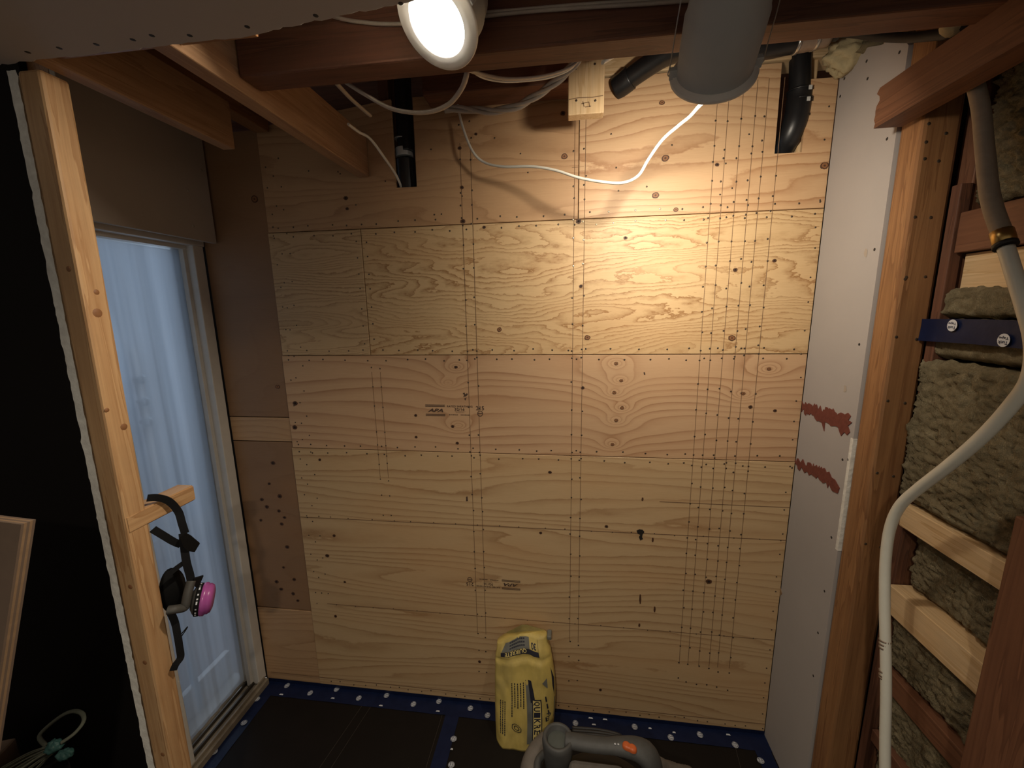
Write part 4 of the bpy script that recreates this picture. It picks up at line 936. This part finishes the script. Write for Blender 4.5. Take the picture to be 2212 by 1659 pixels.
for k, ch in enumerate('QUIKRETE'):
    bag_text(mb, ch, 0.41 + 0.012 * k, 0.47 - 0.053 * k, 0.018, 0.024, 1, -PI / 2, 0.02, 0.0033)
for k in range(5):
    u = -0.40 + 0.095 * k; t = 0.645
    while t > 0.42 - 0.09 * (k == 0):
        l = random.uniform(0.008, 0.02); bag_rect(mb, ((u, t - l), (u + 0.035, t - l), (u + 0.035, t), (u, t)), 1, 0.0016, 1, 1); t -= l + 0.006
for k in range(3):
    u = -0.78 + 0.075 * k; t = 0.46
    while t > 0.14:
        l = random.uniform(0.008, 0.02); bag_rect(mb, ((u, t - l), (u + 0.03, t - l), (u + 0.03, t), (u, t)), 1, 0.0016, 1, 1); t -= l + 0.006
n = 8
for r0, r1 in ((1.0, 0.86), (0.55, 0.40)):
    for i in range(n):
        f = lambda an, q: bag_pt(-0.22 + 0.175 * q * math.cos(an), 0.215 + 0.042 * q * math.sin(an) - 0.10 * 0.175 * q * math.cos(an), 0.002)
        a0, a1 = 2 * PI * (i + .5) / n, 2 * PI * (i + 1.5) / n; mb.poly([f(a0, r0), f(a1, r0), f(a1, r1), f(a0, r1)], 1)
bag_rect(mb, ((0.62, 0.655), (0.78, 0.69), (0.78, 0.60), (0.76, 0.60)), 0, 0.0018, 4, 4)
for u, t, l in ((0.70, 0.53, 0.05), (0.74, 0.46, 0.045), (0.78, 0.40, 0.03), (0.72, 0.33, 0.04)): bag_rect(mb, ((u, t - l), (u + 0.05, t - l), (u + 0.02, t), (u - 0.02, t)), 1, 0.0022, 2, 3)
bag_text(mb, 'Pro', 0.80, 0.33, 0.03, 0.016, 1, -PI / 2, 0.01)
mb.build('side_print', ['bag_grey', 'bag_navy', 'bag_yellow_print'], bagr)
mb = MB(); bag_rect(mb, ((0.93, 0.60), (0.965, 0.50), (0.99, 0.64), (0.93, 0.76)), 1, 0.0015, 4, 10); bag_rect(mb, ((0.955, 0.30), (0.985, 0.30), (0.985, 0.48), (0.965, 0.48)), 0, 0.0015, 3, 10); mb.build('gusset_print', ['bag_grey', 'bag_navy'], bagr)
mb = MB(); mb.box((-0.064, -0.075, 0.425), (-0.046, -0.035, 0.442), 0.004); mb.build('corner_fold', 'bag_grey', bagr)
tag(bagr, 'yellow paper cement bag standing upside down against the plywood', 'bag')

# ------------------------------------------------------------------ shop vacuum in the foreground
vac = empty('shop_vacuum', (0.12, -0.42, 0))
def vz(px, py, z): return onZ(px, py, z)
ZT = 0.34
c0 = vz(1205, 1592, ZT); c1 = vz(1390, 1618, ZT)
mb = MB(); mb.lathe([(0.24, 0.0), (0.25, 0.02), (0.22, 0.17), (0.20, 0.20), (0.15, 0.235), (0.0, 0.245)], Matrix.Translation((0.13, -0.50, 0.0)), 40); mb.build('tank', 'vac_dark', vac)
mb = MB(); mb.box((c0.x + 0.035, c0.y - 0.17, 0.20), (c1.x - 0.06, c0.y - 0.018, 0.292), 0.02, 3); mb.build('motor_cover', 'vac_dusty', vac)
mb = MB(); mb.lathe([(0.040, -0.13), (0.048, -0.06), (0.052, -0.015), (0.050, 0.0), (0.044, 0.005), (0.037, 0.001), (0.035, -0.022), (0.0, -0.024)], Matrix.Translation(c0), 36); cup = mb.build('handle_cup', 'vac_grey', vac)
mb = MB(); mb.lathe([(0.033, -0.014), (0.0, -0.006)], Matrix.Translation(c0 + Vector((0, 0, 0.0))), 28); mb.build('cup_insert', 'vac_cup', vac)
hp = spline([vz(1222, 1598, ZT - 0.012), vz(1262, 1605, ZT - 0.006), vz(1300, 1610, ZT - 0.004), vz(1340, 1612, ZT - 0.002), vz(1375, 1618, ZT - 0.004), vz(1398, 1632, ZT - 0.02), vz(1408, 1650, ZT - 0.05), vz(1408, 1670, ZT - 0.09)], 8)
mb = MB(); mb.tube(hp, lambda t: 0.019 + 0.013 * min(1, max(0, (t - 0.35) / 0.35)), 18, 1.35); mb.build('handle', 'vac_grey', vac)
p = vz(1360, 1613, ZT + 0.022); mb = MB()
def pill(u, v):
    th = 2 * PI * u; k = math.sin(PI / 2 * v); x = 0.023 * k * math.copysign(abs(math.cos(th)) ** 0.7, math.cos(th)); y = 0.0125 * k * math.copysign(abs(math.sin(th)) ** 0.8, math.sin(th)) * (1 - 0.22 * math.exp(-(x / 0.005) ** 2))
    return p + Vector((x * 0.94 + y * 0.3, y - x * 0.33, 0.006 - 0.012 * v ** 4 - 0.002 * math.exp(-(x / 0.003) ** 2)))
mb.grid(pill, 32, 10, closed=True)
mb.build('switch', 'orange', vac)['label'] = 'orange rocker switch'
mb = MB()
for dx in (-0.034, -0.044): mb.lathe([(0.003, 0.0), (0.0015, 0.0008), (0, 0.0006)], Matrix.Translation(p + Vector((dx, 0.006, -0.003))), 10)
mb.build('switch_marks', 'tape_print', vac)
for k in range(3):
    mb = MB(); mb.tube(spline([vz(1236, 1572 + 6 * k, ZT - 0.02), vz(1290, 1576 + 6 * k, ZT - 0.015 + 0.006 * k), vz(1335, 1586 + 4 * k, ZT - 0.012), vz(1345, 1596 + 2 * k, ZT - 0.03)], 8), 0.0045, 8); mb.build('power_cord', 'rubber', vac)
mb = MB(); mb.tube(spline([vz(1180, 1600, 0.22), vz(1160, 1625, 0.22), vz(1148, 1655, 0.21), vz(1145, 1690, 0.20)], 8), lambda t: 0.030 + 0.008 * t, 18); mb.build('intake_port', 'vac_dusty', vac)
mb = MB(); mb.tube(spline([vz(1175, 1628, 0.245), vz(1162, 1645, 0.245), vz(1160, 1675, 0.24)], 6), 0.012, 12); mb.build('port_lip', 'vac_grey', vac)
hs = spline([vz(1400, 1640, 0.30), vz(1420, 1650, 0.27), vz(1450, 1662, 0.22), vz(1490, 1672, 0.18)], 14); mb = MB()
mb.tube(hs, lambda t: 0.020 + 0.002 * math.sin(t * 120), 14); mb.build('hose', 'vac_dusty', vac)
mb = MB(); q = vz(1411, 1656, 0.315); 
for i in range(9):
    a0, a1 = 0.7 + i * 0.5, 1.2 + i * 0.5; f = lambda an, rr_: q + Vector((math.cos(an) * rr_, math.sin(an) * rr_ * 1.2, 0)); mb.poly([f(a0, .011), f(a1, .011), f(a1, .008), f(a0, .008)])
mb.build('logo_arc', 'tape_print', vac)
tag(vac, 'dusty black shop vacuum with grey handle and orange switch', 'vacuum')

# ------------------------------------------------------------------ dark corner at lower left
def ply_sheet():
    t0, t1 = onY(46, 1133, -0.92), onY(-18, 1560, -0.96); dirv = (t1 - t0).normalized(); bot = t0 + dirv * ((t0.z - 0.002) / -dirv.z)
    root = empty('plywood_offcut', bot)
    w = Vector((-0.62, 0.05, 0.0)); th = Vector((0.004, 0.019, 0.0))
    for k, m in enumerate(('cardboard', 'osb', 'cardboard', 'osb', 'cardboard')):
        mb = MB(); o0 = th * (k / 5); o1 = th / 5 * 1.0
        mb.prism([t0 + o0, bot + o0, bot + w + o0, t0 + w + o0], o1); mb.build('ply_layer', m, root)
    tag(root, 'upright plywood offcut with layered edge at the left border', 'plywood')
ply_sheet()
p = onZ(20, 1610, 0.30)
mb = MB(); rt = Matrix.Rotation(0.35, 3, 'Z'); cc = onZ(35, 1592, 0.33); vv = mb.box((-0.30, -0.30, -0.33), (0.0, 0.0, 0.0), 0.004, 1)
bmesh.ops.rotate(mb.bm, cent=(0, 0, 0), matrix=rt, verts=mb.bm.verts); bmesh.ops.translate(mb.bm, vec=cc, verts=mb.bm.verts)
tag(mb.build('cardboard_box', 'cardboard'), 'plain brown box corner at the bottom left edge', 'box')
br = empty('twine_bundle', onZ(100, 1625, 0.28))
r = random.Random(2)
mb = MB()
for k in range(26):
    o_ = Vector((r.uniform(-.02, .02), r.uniform(-.02, .02), r.uniform(-.012, .02)))
    pts = [onZ(118, 1618, 0.30) + o_ * 0.5, onZ(80, 1640, 0.29) + o_ * 1.0, onZ(40, 1668, 0.28) + o_ * 1.6, onZ(-20, 1710, 0.27) + o_ * 2.0]
    mb.tube(spline(pts, 5), 0.0024, 5)
tag(mb.build('strands', 'twine', br), kind='stuff')
def knot_fn(c, s, seed):
    mb = MB()
    mb.grid(lambda u, v: c + Vector((math.cos(2 * PI * u) * math.sin(PI * v) * s[0], math.sin(2 * PI * u) * math.sin(PI * v) * s[1], math.cos(PI * v) * s[2])) * (1 + 0.35 * noise.noise(Vector((math.cos(2 * PI * u) * 2.4, math.sin(2 * PI * u) * 2.4 + seed, v * 5)))), 28, 16, closed=True)
    return mb.build('plastic_wrap', 'teal_wrap', br)
knot_fn(onZ(118, 1612, 0.31), (0.024, 0.020, 0.018), 1); knot_fn(onZ(140, 1630, 0.30), (0.026, 0.018, 0.014), 4)
mb = MB(); mb.tube(spline([onZ(*q) for q in [(132, 1605, 0.32), (160, 1585, 0.33), (180, 1560, 0.34), (178, 1542, 0.34), (160, 1536, 0.34), (135, 1545, 0.33), (100, 1572, 0.32), (85, 1592, 0.31), (100, 1612, 0.30)]], 8), 0.0048, 8, 1.4); mb.build('hanging_loop', 'twine', br)
mb = MB(); mb.lathe([(0.0, 0), (0.08, 0.0), (0.09, 0.02), (0.095, 0.235), (0.088, 0.24), (0.0, 0.242)], Matrix.Translation(onZ(85, 1648, 0.0) * 0 + Vector((onZ(95, 1650, 0.25).x + 0.02, onZ(95, 1650, 0.25).y - 0.06, 0))), 24); tag(mb.build('pail', 'vac_dark'), 'black pail hidden in the dark under the twine bundle', 'pail')
tag(br, 'grey-green twine bundle with teal plastic wrap and loop', 'twine')
